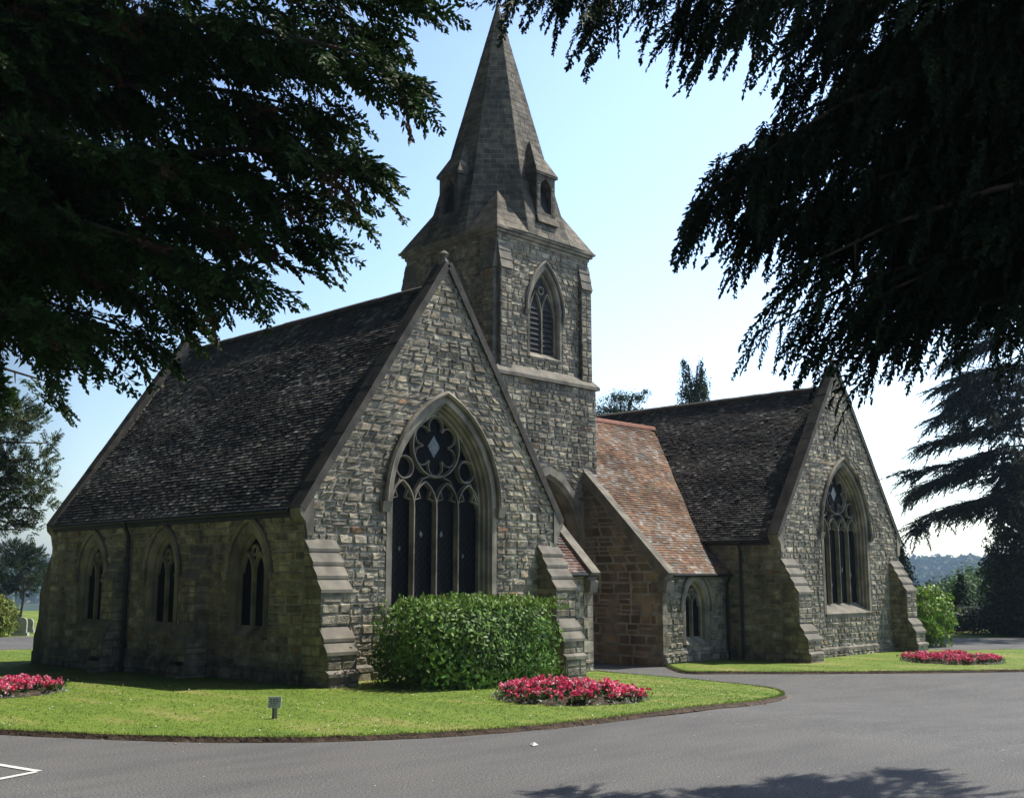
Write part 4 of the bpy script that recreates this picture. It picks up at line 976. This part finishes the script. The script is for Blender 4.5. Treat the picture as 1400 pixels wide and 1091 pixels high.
# ---- near cedar, trunk outside the frame on the right, hanging sprays across the top
T2 = [frond_template(40+i, L=.55, nt=20, tl=.085, tw=.020, ang=32, droop=.12, sub=2) for i in range(6)]
tb2 = cyl(7.6, 8.4, 0); tz2 = lambda z: (tb2[0], tb2[1], z)
trunk = [(tz2(-.1), .7), (tz2(1), .55), (tz2(4), .45), (tz2(9), .32), (tz2(14), .16), (tz2(17), .04)]
limbs = []
tips = [(668, 15, 7.0, .32, 1.0), (735, -5, 7.3, .40, 1.0), (768, 45, 6.9, .25, 1.0), (850, -20, 7.2, .35, 1), (900, 60, 7.4, .4, 1), (945, 70, 7.0, .4, 1), (990, 30, 7.6, .5, 1), (922, 318, 7.9, .38, .9), (955, 262, 8.1, .55, .9), (1010, 255, 7.7, .6, .8), (985, 330, 8.3, .5, .8), (1050, 330, 8.0, .7, .7), (1010, 225, 8.6, .5, .7), (1050, 85, 7.6, .3, .8), (1055, 140, 7.9, .35, .8), (1080, 210, 8.0, .6, .6), (1010, 340, 8.4, .4, .6), (1042, 425, 7.9, .25, .8), (1090, 370, 8.2, .5, .6), (1005, 500, 8.6, .18, .6), (1080, 460, 8.3, .38, .6), (1130, 470, 7.9, .45, .6), (1140, 520, 8.2, .3, .6), (1175, 490, 8.4, .35, .6), (1235, 455, 8.4, .35, .6), (1100, 505, 8.6, .25, .6), (1170, 400, 8.5, .6, .5), (1230, 395, 8.1, .6, .5), (1290, 370, 8.6, .7, .5), (1225, 300, 12.7, .9, .5), (1180, 260, 13.2, .9, .5), (1180, 300, 8, .9, .5), (1240, 200, 8.4, .9, .5), (1150, 130, 8.2, .9, .5), (1120, 30, 7.9, .8, .5), (1300, 300, 8.0, .9, .4), (1340, 370, 8.2, .8, .4), (1220, 80, 7.6, .9, .4), (1330, 180, 8.6, .9, .4), (1390, 380, 8.8, .7, .3), (1390, 60, 8.3, .9, .3), (1200, 350, 8.6, .8, .4), (1100, -60, 8.4, .9, .5), (980, -60, 8.2, .6, .8), (1250, -60, 8, .9, .4), (1180, 250, 9, .9, .4), (1120, 330, 8.7, .7, .5), (1350, 300, 9, .9, .4), (1280, 120, 9, .9, .4), (1320, 260, 12.2, 1.2, .5), (1380, 200, 13.4, 1.3, .5), (1345, 330, 12.8, 1.1, .5), (1480, 260, 13.6, 1.3, .5), (1420, 100, 13, 1.3, .5), (1290, 180, 11.6, 1.1, .5), (1500, 120, 14.4, 1.4, .5), (1580, 200, 14.6, 1.4, .5)]
for (px, py, d, wd, ah) in tips:
    tip = A_(px, py, d); v_ = Vector(tip)-Vector(tz2(tip[2])); tip = tuple(Vector(tip)-v_.normalized()*.18+Vector((0, 0, .26))); z0_ = max(3.2, tip[2]+rng.uniform(-.3, .5)); limbs.append((tz2(z0_), tip, ah*.8+.2, wd))
for k in range(26):
    an = rng.uniform(0, 6.28); z0_ = rng.uniform(6, 15.5); rr = (17.5-z0_)*.40+.6; limbs.append((tz2(z0_), (tb2[0]+rr*math.cos(an), tb2[1]+rr*math.sin(an), z0_-.1*rr), .4, .9))
conifer_bough_tree('cedar_tree', trunk, limbs, None, T2, 80, (.018, .034, .016), 'near cedar with long hanging sprays filling the upper right', scale=1.0, hang=1.15, fr=(.45, 1.15), lo=.2)
#EOF_NEARTREES

# ------------------------------------------------------------ shrubs, beds and the small trees behind
def lobes_leaves(lobes, n_, L, W, base, lumps=.12, shell=.35, up=.0, sup=2.0, var=.25, bottom=None):
    """leaf quads through the outer part of a set of ellipsoids (cx,cy,cz,rx,ry,rz)"""
    lobes = np.array(lobes, float); wgt = (lobes[:, 3]*lobes[:, 5]+lobes[:, 4]*lobes[:, 5]+lobes[:, 3]*lobes[:, 4]); k = rng.choice(len(lobes), n_, p=wgt/wgt.sum())
    d = rdir(n_)
    nrm = (np.abs(d)**sup).sum(1, keepdims=True)**(1/sup); q = d/nrm
    r = 1-shell*rng.random((n_, 1))**1.6
    f = 1+lumps*(np.sin(q[:, :1]*7+k[:, None])*np.cos(q[:, 1:2]*8+1.3*k[:, None])+np.sin(q[:, 2:3]*9+q[:, :1]*5))
    P = lobes[k, :3]+q*r*f*lobes[k, 3:6]
    nn = unit(d/lobes[k, 3:6]+rng.normal(0, .55, (n_, 3))/lobes[k, 3:6].mean()); 
    ax = unit(np.cross(nn, rdir(n_))+np.array([0, 0, up]))
    if bottom is not None: m_ = P[:, 2] > bottom; P, nn, ax = P[m_], nn[m_], ax[m_]
    n2 = len(P); return leaf_quads(P, ax, nn, L*rng.uniform(.7, 1.3, n2), W*rng.uniform(.7, 1.3, n2)), shades(n2, base, var)
def gz(p_): return (p_[0], p_[1], g(p_[0], p_[1]))
# laurel
def laurel():
    c = (2.70, -1.75); z0 = g(*c)+.05; root = empty('laurel_bush', (c[0], c[1], z0)); tag(root, 'large clipped glossy green laurel bush below the nearer chapel window', 'bush')
    lb = [(c[0]-.05, c[1], z0+.55, 1.78, 1.12, 1.00), (c[0]-1.0, c[1]-.1, z0+.6, 1.0, 1.0, .93), (c[0]+.72, c[1], z0+.62, .92, 1.0, .98), (c[0]+.1, c[1]+.1, z0+.62, 1.2, .95, 1.02), (c[0]-.5, c[1]-.4, z0+.5, .9, .8, .85)]
    V, K = lobes_leaves(lb, 30000, .105, .052, (.10, .19, .03), .045, .3, .1, 4.6, .36, z0)
    quads_np('foliage', V, K, M['leaf'], root)
    mb = MB()
    for k in range(34):
        a = rng.uniform(0, 6.28); r_ = rng.uniform(.2, .8); e_ = (c[0]+1.9*r_*math.cos(a), c[1]+1.0*r_*math.sin(a), z0+rng.uniform(.7, 1.45)); mb.tube([(c[0]+1.2*r_*math.cos(a), c[1]+.4*r_*math.sin(a), z0-.02), ((c[0]+e_[0])/2+.5*r_*math.cos(a), (c[1]+e_[1])/2, z0+.4), e_], [.03, .02, .006], 5)
    mb.build('stems', M['bark'], root)
    n_ = 420; a = rng.uniform(-1.65, 1.65, n_); b = rng.uniform(-1.0, 1.0, n_); P = np.stack([c[0]+a, c[1]+b, z0+1.50+rng.uniform(-.05, .14, n_)-.10*np.abs(a/1.9)**4], 1); P = np.repeat(P, 5, 0)+rng.normal(0, .03, (n_*5, 3))
    quads_np('sunlit_top_leaves', leaf_quads(P, rdir(len(P))*.7+[0, 0, .9], rdir(len(P)), rng.uniform(.07, .12, len(P)), rng.uniform(.03, .05, len(P))), shades(len(P), (.17, .27, .045), .2), M['leaf'], root)  # paler leaves added over the top: its sunlit look is put into their colour
laurel()
def flower_bed(cx, cy, r, h, n_fl, label, seed, lift=.06):
    z0 = g(cx, cy)+lift; root = empty('flower_bed', (cx, cy, z0)); tag(root, label, 'flower bed', 'round beds of pink flowers')
    rs = np.random.default_rng(seed); mb = MB(); N = 28; rings = [(0, .10), (.5, .085), (.85, .04), (.97, .01), (1.0, -.03)]
    vs = []; fs = []
    for (q, z) in rings:
        for i in range(N): a = 2*math.pi*i/N; j = 1+.02*math.sin(3*a); vs.append((cx+r*q*j*math.cos(a), cy+r*q*j*math.sin(a), z0+z+(g(cx+r*q*math.cos(a), cy+r*q*math.sin(a))-g(cx, cy))))
    for k in range(len(rings)-1):
        for i in range(N): fs.append((k*N+i, (k+1)*N+i, (k+1)*N+(i+1) % N, k*N+(i+1) % N))
    mb.add(vs, fs); mb.build('soil', M['soil'], root, True)
    npl = int(n_fl/7); a = rs.random(npl)*6.283; q = np.sqrt(rs.random(npl))*r*1.0; X = cx+q*np.cos(a); Y = cy+q*np.sin(a)
    Z = np.array([g(x, y) for x, y in zip(X, Y)])+lift+.05; H = h*(1-.45*(q/r)**2)*rs.uniform(.75, 1.1, npl)
    # leaves
    nl = npl*34; k = rs.integers(0, npl, nl); t = rs.random(nl); P = np.stack([X[k]+rs.normal(0, .07, nl), Y[k]+rs.normal(0, .07, nl), Z[k]+t*H[k]*.85], 1)
    quads_np('leaves', leaf_quads(P, rdir(nl)+[0, 0, .5], rdir(nl)+[0, 0, 1], rs.uniform(.05, .09, nl), rs.uniform(.03, .05, nl)), shades(nl, (.05, .10, .025), .3), M['leaf'], root)
    k = rs.integers(0, npl, n_fl); FX = np.stack([X[k]+rs.normal(0, .06, n_fl), Y[k]+rs.normal(0, .06, n_fl), Z[k]+H[k]*rs.uniform(.45, 1.08, n_fl)], 1)
    m_ = 9; P = np.repeat(FX, m_, 0)+rs.normal(0, .017, (n_fl*m_, 3)); c = np.array([[.80, .09, .22], [.86, .19, .33], [.70, .045, .14], [.90, .42, .50]])[rs.choice(4, n_fl, p=[.36, .3, .2, .14])]; c = np.repeat(c, m_, 0)*np.exp(rs.normal(0, .15, (n_fl*m_, 1)))
    o = quads_np('blossoms', leaf_quads(P, rdir(len(P)), rdir(len(P))+[0, 0, .6], np.full(len(P), .048), np.full(len(P), .04)), np.clip(c, 0, .95), M['petal'], root); o['kind'] = 'stuff'
    ne = int(95*r); a = rs.random(ne)*6.283; q = r*rs.uniform(.97, 1.07, ne); P = np.stack([cx+q*np.cos(a), cy+q*np.sin(a), np.array([g(cx+x*math.cos(b), cy+x*math.sin(b)) for x, b in zip(q, a)])+lift+rs.uniform(.005, .05, ne)], 1)
    P = np.repeat(P, 4, 0)+rs.normal(0, .02, (ne*4, 3)); oe = quads_np('silver_edging', leaf_quads(P, rdir(len(P))+[0, 0, .8], rdir(len(P)), np.full(len(P), .07), np.full(len(P), .022)), shades(len(P), (.36, .39, .36), .15), M['petal'], root); oe['kind'] = 'stuff'
flower_bed(1.85, -4.95, 1.22, .26, 760, 'round bed of pink flowers in front of the laurel bush', 1)
flower_bed(20.5, -3.45, 1.34, .22, 760, 'round bed of pink flowers on the lawn before the farther chapel', 2)
flower_bed(-4.5, 2.9, 1.22, .24, 600, 'round bed of pink flowers cut by the left edge of the photo', 3)
# small lawn sign
sx, sy = -3.16, -3.86; z0 = g(sx, sy)+.06; t = empty('lawn_sign', (sx, sy, z0)); tag(t, 'tiny pale plaque on a short dark post stuck in the lawn', 'sign')
mb = MB(); mb.box(sx-.028, sx+.028, sy-.02, sy+.02, z0-.05, z0+.20); mb.build('post', M['post'], t)
mb = MB(); dq = Vector((.697, -.717, 0)); nq = Vector((-.717, -.697, 0)); b0 = Vector((sx, sy, z0))+nq*.03
def pl_(a, z, d): return b0+dq*a+Vector((0, 0, z))+nq*d
mb.hexa([pl_(-.09, .15, 0), pl_(.09, .15, 0), pl_(.09, .15, .018), pl_(-.09, .15, .018)], [pl_(-.09, .30, -.04), pl_(.09, .30, -.04), pl_(.09, .30, -.022), pl_(-.09, .30, -.022)])
pp = mb.build('plate', M['plate'], t)
mb = MB()
for k, (a, b, c_) in enumerate(((-.065, .06, .265), (-.07, .07, .238), (-.05, .055, .21), (-.065, .03, .182))):
    for q in range(3): u0 = a+(b-a)*q/3; mb.hexa([pl_(u0, c_-.008, .006-(c_-.15)*.27+.016), pl_(u0+(b-a)/3-.012, c_-.008, .006-(c_-.15)*.27+.016), pl_(u0+(b-a)/3-.012, c_-.008, .0155-(c_-.15)*.27+.01), pl_(u0, c_-.008, .0155-(c_-.15)*.27+.01)], [pl_(u0, c_+.004, .003-(c_-.15)*.27+.016), pl_(u0+(b-a)/3-.012, c_+.004, .003-(c_-.15)*.27+.016), pl_(u0+(b-a)/3-.012, c_+.004, .012-(c_-.15)*.27+.01), pl_(u0, c_+.004, .012-(c_-.15)*.27+.01)])
pt = mb.build('plate_marks', M['post'], pp)
# grass blades, clover and litter
def scatter_lawn(P, n_, dmax):
    xs = [q[0] for q in P]; ys = [q[1] for q in P]; out = []
    while len(out) < n_:
        x, y = random.uniform(min(xs), max(xs)), random.uniform(min(ys), max(ys)); d = (x-CAM.x)*FWD.x+(y-CAM.y)*FWD.y; rr = (x-CAM.x)*RGT.x+(y-CAM.y)*RGT.y
        if d < 6 or d > dmax or abs(rr/d) > .50: continue
        if random.random() < min(1, (19/d)**2) and pip(x, y, P) and not (0 < x < 7.1 and 0 < y < 11): out.append((x, y, g(x, y)+.06))
    return np.array(out)
G = np.concatenate([scatter_lawn(lawn_L, 22000, 34), scatter_lawn(lawn_R, 6000, 45)])
G = np.repeat(G, 3, 0)+rng.normal(0, .018, (len(G)*3, 3))*[1, 1, 0]; n_ = len(G); hh = rng.uniform(.012, .030, n_)
EB = []
for Pq in (lawn_L, lawn_R):
    for i in range(9000):
        k = random.randrange(len(Pq)); a = Vector(Pq[k]); b = Vector(Pq[(k+1) % len(Pq)]); q = a.lerp(b, random.random())
        if q.y > 2 or q.x < -7.3 or (q-Vector((CAM.x, CAM.y))).length > 40: continue
        t_ = (b-a).normalized(); q = q+Vector((t_.y, -t_.x))*random.uniform(-.07, .035); EB.append((q.x, q.y, g(q.x, q.y)+.052))
G = np.concatenate([G, np.array(EB)]); n_ = len(G); hh = np.concatenate([hh, rng.uniform(.025, .06, len(EB))])
patch = .5+.5*np.sin(G[:, 0]*1.3+np.sin(G[:, 1]*.9)*2)*np.cos(G[:, 1]*1.1+np.sin(G[:, 0]*.7)); 
gc = np.array([[.14, .225, .03]])*(1-patch[:, None]*.5)+np.array([[.22, .26, .06]])*patch[:, None]*.5
dry = rng.random(n_) < .04; gc[dry] = [.34, .30, .14]
d_ = rng.normal(0, .45, (n_, 3)); d_[:, 2] = 1; G[:, 2] += hh*.42
o = quads_np('grass', leaf_quads(G, d_, rdir(n_)*[1, 1, .1], hh, np.full(n_, .0075)), np.clip(gc*np.exp(rng.normal(0, .12, (n_, 1))), .01, .6), M['leafN']); tag(o, kind='stuff')
G = scatter_lawn(lawn_L, 900, 34); G = G[(np.sin(G[:, 0]*1.7)+np.cos(G[:, 1]*1.9+G[:, 0])) > -.2]; G[:, 2] += .04; n_ = len(G)
o = quads_np('clover_flowers', leaf_quads(G, rdir(n_)*[1, 1, .3], rdir(n_)*.5+[0, -.4, 1], np.full(n_, .024), np.full(n_, .024)), shades(n_, (.62, .62, .52), .1, .02), M['petal']); tag(o, kind='stuff')
L_ = []
for i in range(900):
    k = random.randrange(len(lawn_L)); a = Vector(lawn_L[k]); b = Vector(lawn_L[(k+1) % len(lawn_L)]); q = a.lerp(b, random.random())
    if q.y > 1 or q.x < -7.3: continue
    if q.x < 4 and random.random() < .72: continue
    t_ = (b-a).normalized(); nn = Vector((t_.y, -t_.x)); q = q+nn*abs(random.gauss(.08, .12)); L_.append((q.x, q.y, g(q.x, q.y)+.012))
L_ = np.array(L_); n_ = len(L_); o = quads_np('fallen_leaves', leaf_quads(L_, rdir(n_)*[1, 1, .2], rdir(n_)*.4+[0, 0, 1], rng.uniform(.02, .05, n_), rng.uniform(.015, .03, n_)), shades(n_, (.24, .17, .09), .35), M['leaf']); tag(o, kind='stuff')
RG = []
while len(RG) < 3200:
    d = 6.5+16*random.random()**1.5; rr = random.uniform(-.5, .5)*d; q = CAM+FWD*d+RGT*rr
    if not pip(q.x, q.y, lawn_L): RG.append((q.x, q.y, g(q.x, q.y)+.005))
RG = np.array(RG); n_ = len(RG); o = quads_np('road_grit', leaf_quads(RG, rdir(n_)*[1, 1, .1], rdir(n_)*.4+[0, 0, 1], rng.uniform(.008, .022, n_), rng.uniform(.006, .016, n_)), shades(n_, (.26, .24, .21), .5, .05), M['petal']); tag(o, kind='stuff')
# scraps
sc1 = at(730, 1019, 1); 
def ground_at(px, py, off=0):
    r = (at(px, py, 1)-CAM); z = 0
    for _ in range(60): q = CAM+r*((z-CAM.z)/r.z); z = g(q.x, q.y)+off
    return q
q = ground_at(730, 1019); mb = MB(); mb.add([(q.x-.05, q.y-.03, q.z+.006), (q.x+.04, q.y-.04, q.z+.01), (q.x+.05, q.y+.03, q.z+.03), (q.x-.03, q.y+.045, q.z+.02), (q.x, q.y, q.z+.045)], [(0, 1, 4), (1, 2, 4), (2, 3, 4), (3, 0, 4), (3, 2, 1, 0)]); tag(mb.build('paper_scrap', M['white']), 'small crumpled scrap of white paper on the asphalt by the lawn edge', 'litter')
mb = MB(); mb.hexa([(17.78, -.20, -.15), (17.98, -.22, -.15), (17.98, -.06, -.10), (17.78, -.06, -.10)], [(17.80, -.20, -.08), (17.99, -.20, -.09), (17.97, -.06, -.02), (17.79, -.06, -.03)]); tag(mb.build('white_slate', M['white']), 'small white slate lying on the ledge at the foot of the farther gable', 'slate')

# trees beyond the churchyard
def leafy(name, label, cat, cen, lobes, n_, L, W, base, trunk=None, lumps=.15, shell=.5, up=0, sup=2.0, group=None, mt='leaf', var=.3, z0=None):
    root = empty(name, cen); tag(root, label, cat, group)
    lb = [(cen[0]+a, cen[1]+b, cen[2]+c, rx, ry, rz) for (a, b, c, rx, ry, rz) in lobes]
    V, K = lobes_leaves(lb, n_, L, W, base, lumps, shell, up, sup, var, cen[2]+(z0 or 0)); quads_np('crown' if trunk else 'foliage', V, K, M[mt], root)
    if trunk:
        mb = MB(); h, r_ = trunk; mb.tube([cen, (cen[0]+.1, cen[1], cen[2]+h*.5), (cen[0], cen[1]+.1, cen[2]+h)], [r_, r_*.75, r_*.3], 7)
        for (a, b, c, rx, ry, rz) in lb[:14]: mb.tube([(cen[0], cen[1], min(cen[2]+h*.9, c-rz*.3)), ((cen[0]+a)/2, (cen[1]+b)/2, c-rz*.3), (a, b, c)], [r_*.35, r_*.25, .02], 5)
        mb.build('trunk', M['bark'], root)
    return root
def G_(px, d, dz=0): p_ = at(px, 791, d); return (p_.x, p_.y, g(p_.x, p_.y)+dz)
def cone_lobes(h, r, n_, pw=1.0, z0=.1):
    out = []
    for i in range(n_): t = (i+.5)/n_; rr = r*(1-t)**pw+.06; out.append((0, 0, z0+h*t*.96, rr, rr, h/n_*1.1))
    return out
leafy('round_shrub', 'bright yellow-green rounded shrub just past the right corner of the farther chapel', 'shrub', G_(1252, 42), [(0, 0, .9, 1.15, 1.15, 1.15), (.3, -.4, 1.2, .8, .8, .85)], 7000, .15, .08, (.19, .32, .035), lumps=.16, shell=.3)
leafy('slender_cypress', 'slender pointed dark cypress behind the bright round shrub', 'tree', G_(1234, 47), cone_lobes(3.9, 1.0, 7, .8), 7000, .16, .06, (.04, .07, .02), (2.5, .1), up=.8, mt='leafN')
leafy('pyramidal_conifer', 'small dark pyramid conifer standing before the blue hills', 'tree', G_(1313, 56), cone_lobes(2.5, 1.15, 6, .9), 7000, .2, .07, (.03, .06, .02), (1.8, .1), up=-.3, mt='leafN')
leafy('dark_hedge', 'low dark clipped hedge along the far side of the drive at right', 'hedge', G_(1335, 53), [(RGT.x*a, RGT.y*a, .45, 1.1, 1.1, .75) for a in np.arange(-1.5, 5.2, .7)], 14000, .14, .07, (.022, .04, .014), lumps=.06, sup=3, shell=.35)
leafy('ivy_clad_conifer', 'tall broad ivy-dark conifer cut by the right edge of the photo', 'tree', G_(1412, 51), [(0, 0, .9, 2.5, 2.3, 1.5), (0, 0, 2.2, 2.25, 2.2, 1.5), (.1, .1, 3.5, 1.9, 1.9, 1.5), (0, 0, 4.8, 1.6, 1.6, 1.4), (0, 0, 6.0, 1.3, 1.3, 1.3), (0, 0, 7.2, 1.0, 1.0, 1.2), (-.8, .7, 2.9, 1.2, 1.2, .8), (.5, -.8, 4.0, 1.1, 1.1, .8)], 26000, .19, .12, (.045, .06, .02), (7, .3), lumps=.08, shell=.3)
for i, (px, d, h, r_, col, lb_) in enumerate([(1283, 82, 3.6, 2.4, (.07, .13, .03), 'mid-green broadleaf tree beyond the drive, left of the pyramid conifer'), (1300, 95, 4.2, 2.6, (.06, .12, .04), 'hazy green broadleaf tree between shrub and pyramid conifer'), (1330, 76, 4.4, 2.2, (.09, .16, .04), 'pale green broadleaf tree right of the pyramid conifer'), (1345, 88, 5.2, 2.6, (.07, .14, .04), 'taller green tree half hidden by the ivy-dark conifer'), (1262, 90, 3.4, 2.4, (.06, .11, .03), 'distant green tree rising behind the bright round shrub')]):
    c = G_(px, d, -1.6); leafy('broadleaf_tree', lb_, 'tree', c, [(0, 0, h*.62, r_, r_, h*.38), (r_*.5, -.4, h*.5, r_*.6, r_*.6, h*.3), (-r_*.5, .5, h*.55, r_*.6, r_*.6, h*.33)], 4500, .28, .17, col, (h*.6, .15), group='trees beyond the drive at right')
# far cedar in open tiers
tb3 = G_(1440, 50); tr = [((tb3[0], tb3[1], z), r_) for z, r_ in ((tb3[2]-.1, .6), (4, .5), (9, .35), (14, .2), (19, .05))]; lm = []
for (px, py, d, wd) in [(1226, 722, 47, .9), (1262, 700, 50, .9), (1300, 690, 52, 1.0), (1218, 646, 48, 1.0), (1240, 668, 50, .9), (1235, 610, 51, .9), (1258, 572, 47, .8), (1275, 600, 52, 1.1), (1300, 640, 48, 1.0), (1262, 528, 49, .8), (1275, 548, 52, .9), (1272, 492, 50, .9), (1295, 510, 47, 1), (1300, 455, 51, 1), (1330, 470, 48, 1.1), (1340, 560, 46, 1.1), (1350, 610, 53, 1.1), (1350, 660, 47, 1.1), (1325, 420, 50, 1.2), (1340, 380, 48, 1.2), (1350, 330, 51, 1.2), (1330, 585, 48, 1.0), (1365, 700, 47, 1.0), (1320, 700, 48, .9), (1370, 640, 46, 1.1), (1375, 580, 47, 1.2), (1290, 575, 49, .9), (1365, 540, 50, 1.2), (1375, 500, 47, 1.2), (1310, 540, 47, 1)]:
    tp = A_(px, py, d); v_ = Vector(tp)-Vector((tb3[0], tb3[1], tp[2])); tp = tuple(Vector(tp)-v_.normalized()*.9); lm.append(((tb3[0], tb3[1], tp[2]+rng.uniform(-.2, 1.3)), tp, .5, wd))
for k in range(16):
    z = rng.uniform(6, 17); an = rng.uniform(0, 6.28); rr = (20-z)*.42; lm.append(((tb3[0], tb3[1], z), (tb3[0]+rr*math.cos(an), tb3[1]+rr*math.sin(an), z-.3), .6, 1.3))
conifer_bough_tree('tiered_cedar', tr, lm, None, T2, 17, (.024, .042, .022), 'cedar with open flat tiers of branches behind the right side of the farther chapel', scale=2.0, hang=.22, lo=.3)
# pines on the left
T3 = [frond_template(70+i, L=.34, nt=8, tl=.16, tw=.03, ang=55, droop=-.1, sub=2) for i in range(3)]
def pine(name, label, px, d, h, blobs, dens, base):
    c = G_(px, d); root = empty(name, c); tag(root, label, 'tree'); mb = MB(); mb.tube([c, (c[0]+.15, c[1], c[2]+h*.5), (c[0], c[1], c[2]+h)], [.022*h, .017*h, .03], 8); mb.build('trunk', M['bark'], root)
    P = []; D = []; mb = MB()
    for (qx, qy, dd, r_) in blobs:
        q = Vector(A_(qx, qy, dd)); mb.tube([(c[0], c[1], min(c[2]+h*.95, q.z-.3)), tuple((Vector((c[0], c[1], q.z))+q)/2), tuple(q)], [.05, .035, .012], 5)
        n_ = int(dens*r_**2); dv = rdir(n_); P.append(np.array(q)+dv*[1, 1, .62]*r_*(rng.random((n_, 1))**.45)); D.append(dv+[0, 0, .35])
    mb.build('branches', M['bark'], root); P = np.concatenate(P); D = np.concatenate(D); V, ids = place_fronds(P, D, rng.uniform(.7, 1.2, len(P)), T3)
    quads_np('foliage', V, np.clip(np.array([base])*np.exp(rng.normal(0, .3, (len(P), 1)))[ids], .003, .5), M['leafN'], root)
pine('tall_pine', 'tall light green pine at the left edge under the dark boughs', -70, 31, 10, [(28, 632, 31, .45), (55, 628, 30.5, .3), (66, 606, 31.5, .22), (18, 672, 31, .5), (44, 668, 30, .34), (8, 712, 31, .42), (40, 724, 31.5, .24), (56, 694, 31, .3), (62, 655, 31, .22), (-20, 640, 31, .8), (-30, 700, 30, .7), (10, 590, 31.5, .6), (40, 575, 31, .4), (-60, 560, 31, 1), (-90, 640, 32, 1.1), (5, 560, 30, .6), (-60, 480, 31, 1.0)], 330, (.06, .085, .03))
pine('small_pine', 'small spreading pine with a bare trunk beyond the left lawn', 30, 56, 3.2, [(30, 762, 56, .8), (10, 775, 55, .7), (50, 780, 57, .6), (58, 800, 56, .35), (0, 800, 56, .7), (30, 800, 57, .7), (18, 752, 56, .6), (45, 757, 56, .5), (55, 790, 55, .4), (-30, 790, 56, 1.0)], 330, (.035, .055, .028))
leafy('golden_shrub', 'yellow-green shrub at the far left beyond the drive', 'shrub', G_(-5, 47), [(0, 0, .7, .95, .95, .95), (.2, -.1, 1.0, .6, .6, .7)], 4500, .15, .08, (.17, .20, .03), lumps=.1)
for i, (px, d, h, lb_) in enumerate([(33, 50, .75, 'upright grey gravestone nearest the small pine trunk'), (42, 53, .6, 'low pale gravestone between small pine and chapel corner'), (26, 58, .65, 'gravestone farthest back beside the golden shrub'), (1363, 52.2, 1.15, 'white rounded gravestone against the dark hedge at right')]):
    c = G_(px, d); t = empty('gravestone', c); tag(t, lb_, 'gravestone', 'gravestones'); mb = MB(); wd = .27; A = arch(wd, h*.75, h*.25, 0, 0, 5); fr_ = Fr(c, RGT, -FWD); k = len(A)
    mb.add([fr_(x, z, .05) for x, z in A]+[fr_(x, z, -.05) for x, z in A], [tuple(range(k))[::-1], tuple(range(k, 2*k))]+[(j, (j+1) % k, (j+1) % k+k, j+k) for j in range(k)]); mb.build('headstone', M['grave'], t)
    mb = MB(); mb.hexa([fr_(-.36, -.02, .14), fr_(.36, -.02, .14), fr_(.36, -.02, -.14), fr_(-.36, -.02, -.14)], [fr_(-.34, .12, .12), fr_(.34, .12, .12), fr_(.34, .12, -.12), fr_(-.34, .12, -.12)]); mb.build('base', M['grave'], t)
# trees showing over the roofs
c = G_(852, 75); leafy('scots_pine', 'flat-topped pine showing over the farther roof beside the tower', 'tree', c, [(RGT.x*a, RGT.y*a, z-c[2], r_, r_, rz) for a, z, r_, rz in ((-.6, 13.2, 1.6, .8), (.8, 13.0, 1.2, .7), (0, 14.1, 1.2, .6), (1.3, 14.1, .6, .4), (1.75, 14.5, .4, .25), (-1.9, 12.7, 1.3, .8), (.2, 12.2, 2.2, .8), (-2.6, 11.8, 1.2, .8))], 8000, .24, .07, (.035, .06, .024), (12.5, .3), lumps=.25, shell=.8, mt='leafN')
c = G_(955, 60); leafy('twin_topped_cypress', 'dark columnar cypress with two tips standing up behind the farther ridge', 'tree', c, [(RGT.x*a, RGT.y*a, z-c[2], r_, r_, rz) for a, z, r_, rz in ((0, 9.5, .8, 1.4), (0, 11.2, .82, 1.0), (.1, 12.2, .72, .8), (-.42, 13.0, .32, .75), (.45, 12.9, .26, .8), (.5, 12.0, .4, .7), (-.55, 11.9, .35, .5), (0, 7.5, .9, 1.5), (-.75, 11.2, .3, .3), (-.5, 13.6, .18, .25), (.46, 13.55, .13, .25))], 9000, .17, .06, (.026, .045, .016), (11, .2), lumps=.3, shell=.6, up=.3, mt='leafN')
# far woods on the hill
def woods():
    Vs = []; Cs = []; N = 0
    for i in range(9000):
        a = rng.uniform(-.62, .62); r = rng.uniform(420, 1250); px = 700+1544*math.tan(a)
        if not (-150 < px < 130 or 1150 < px < 1560): continue
        p_ = CAM+FWD*r*math.cos(a)+RGT*r*math.sin(a); f = math.sin(p_.x*.011+1.3)*math.sin(p_.y*.013)+.45*math.sin(p_.x*.03+p_.y*.02)
        if r < 1060 and f < .12: continue
        if 1150 < r: 
            if rng.random() < .3: continue
        z = g(p_.x, p_.y)-.06+far_h(p_.x, p_.y); s_ = rng.uniform(3.5, 6.5); n_ = 46; d = rdir(n_); P = np.array([p_.x, p_.y, z+s_*.8])+d*[s_, s_, s_*rng.uniform(.9, 1.5)]*(.75+.25*rng.random((n_, 1)))
        Vs.append(leaf_quads(P, rdir(n_), d+rng.normal(0, .3, (n_, 3)), np.full(n_, s_*.75), np.full(n_, s_*.6))); Cs.append(shades(n_, (.05, .085, .03), .25)); N += 1
    o = quads_np('woodland', np.concatenate(Vs), np.concatenate(Cs), M['leafN']); tag(o, kind='stuff'); print('woods', N)
woods()
# air
mb = MB(); mb.box(-1990, 2010, -1990, 2010, -62, 48); hz = mb.build('haze', bpy.data.materials.new('summer_haze')); tag(hz, kind='stuff')
hm = hz.data.materials[0]; hm.use_nodes = True; n = hm.node_tree; n.nodes.remove(n.nodes['Principled BSDF']); pv = n.nodes.new('ShaderNodeVolumePrincipled')
pv.inputs['Color'].default_value = (.50, .72, 1, 1); pv.inputs['Density'].default_value = .00034; pv.inputs['Anisotropy'].default_value = .2; n.links.new(pv.outputs[0], n.nodes['Material Output'].inputs['Volume'])
#EOF
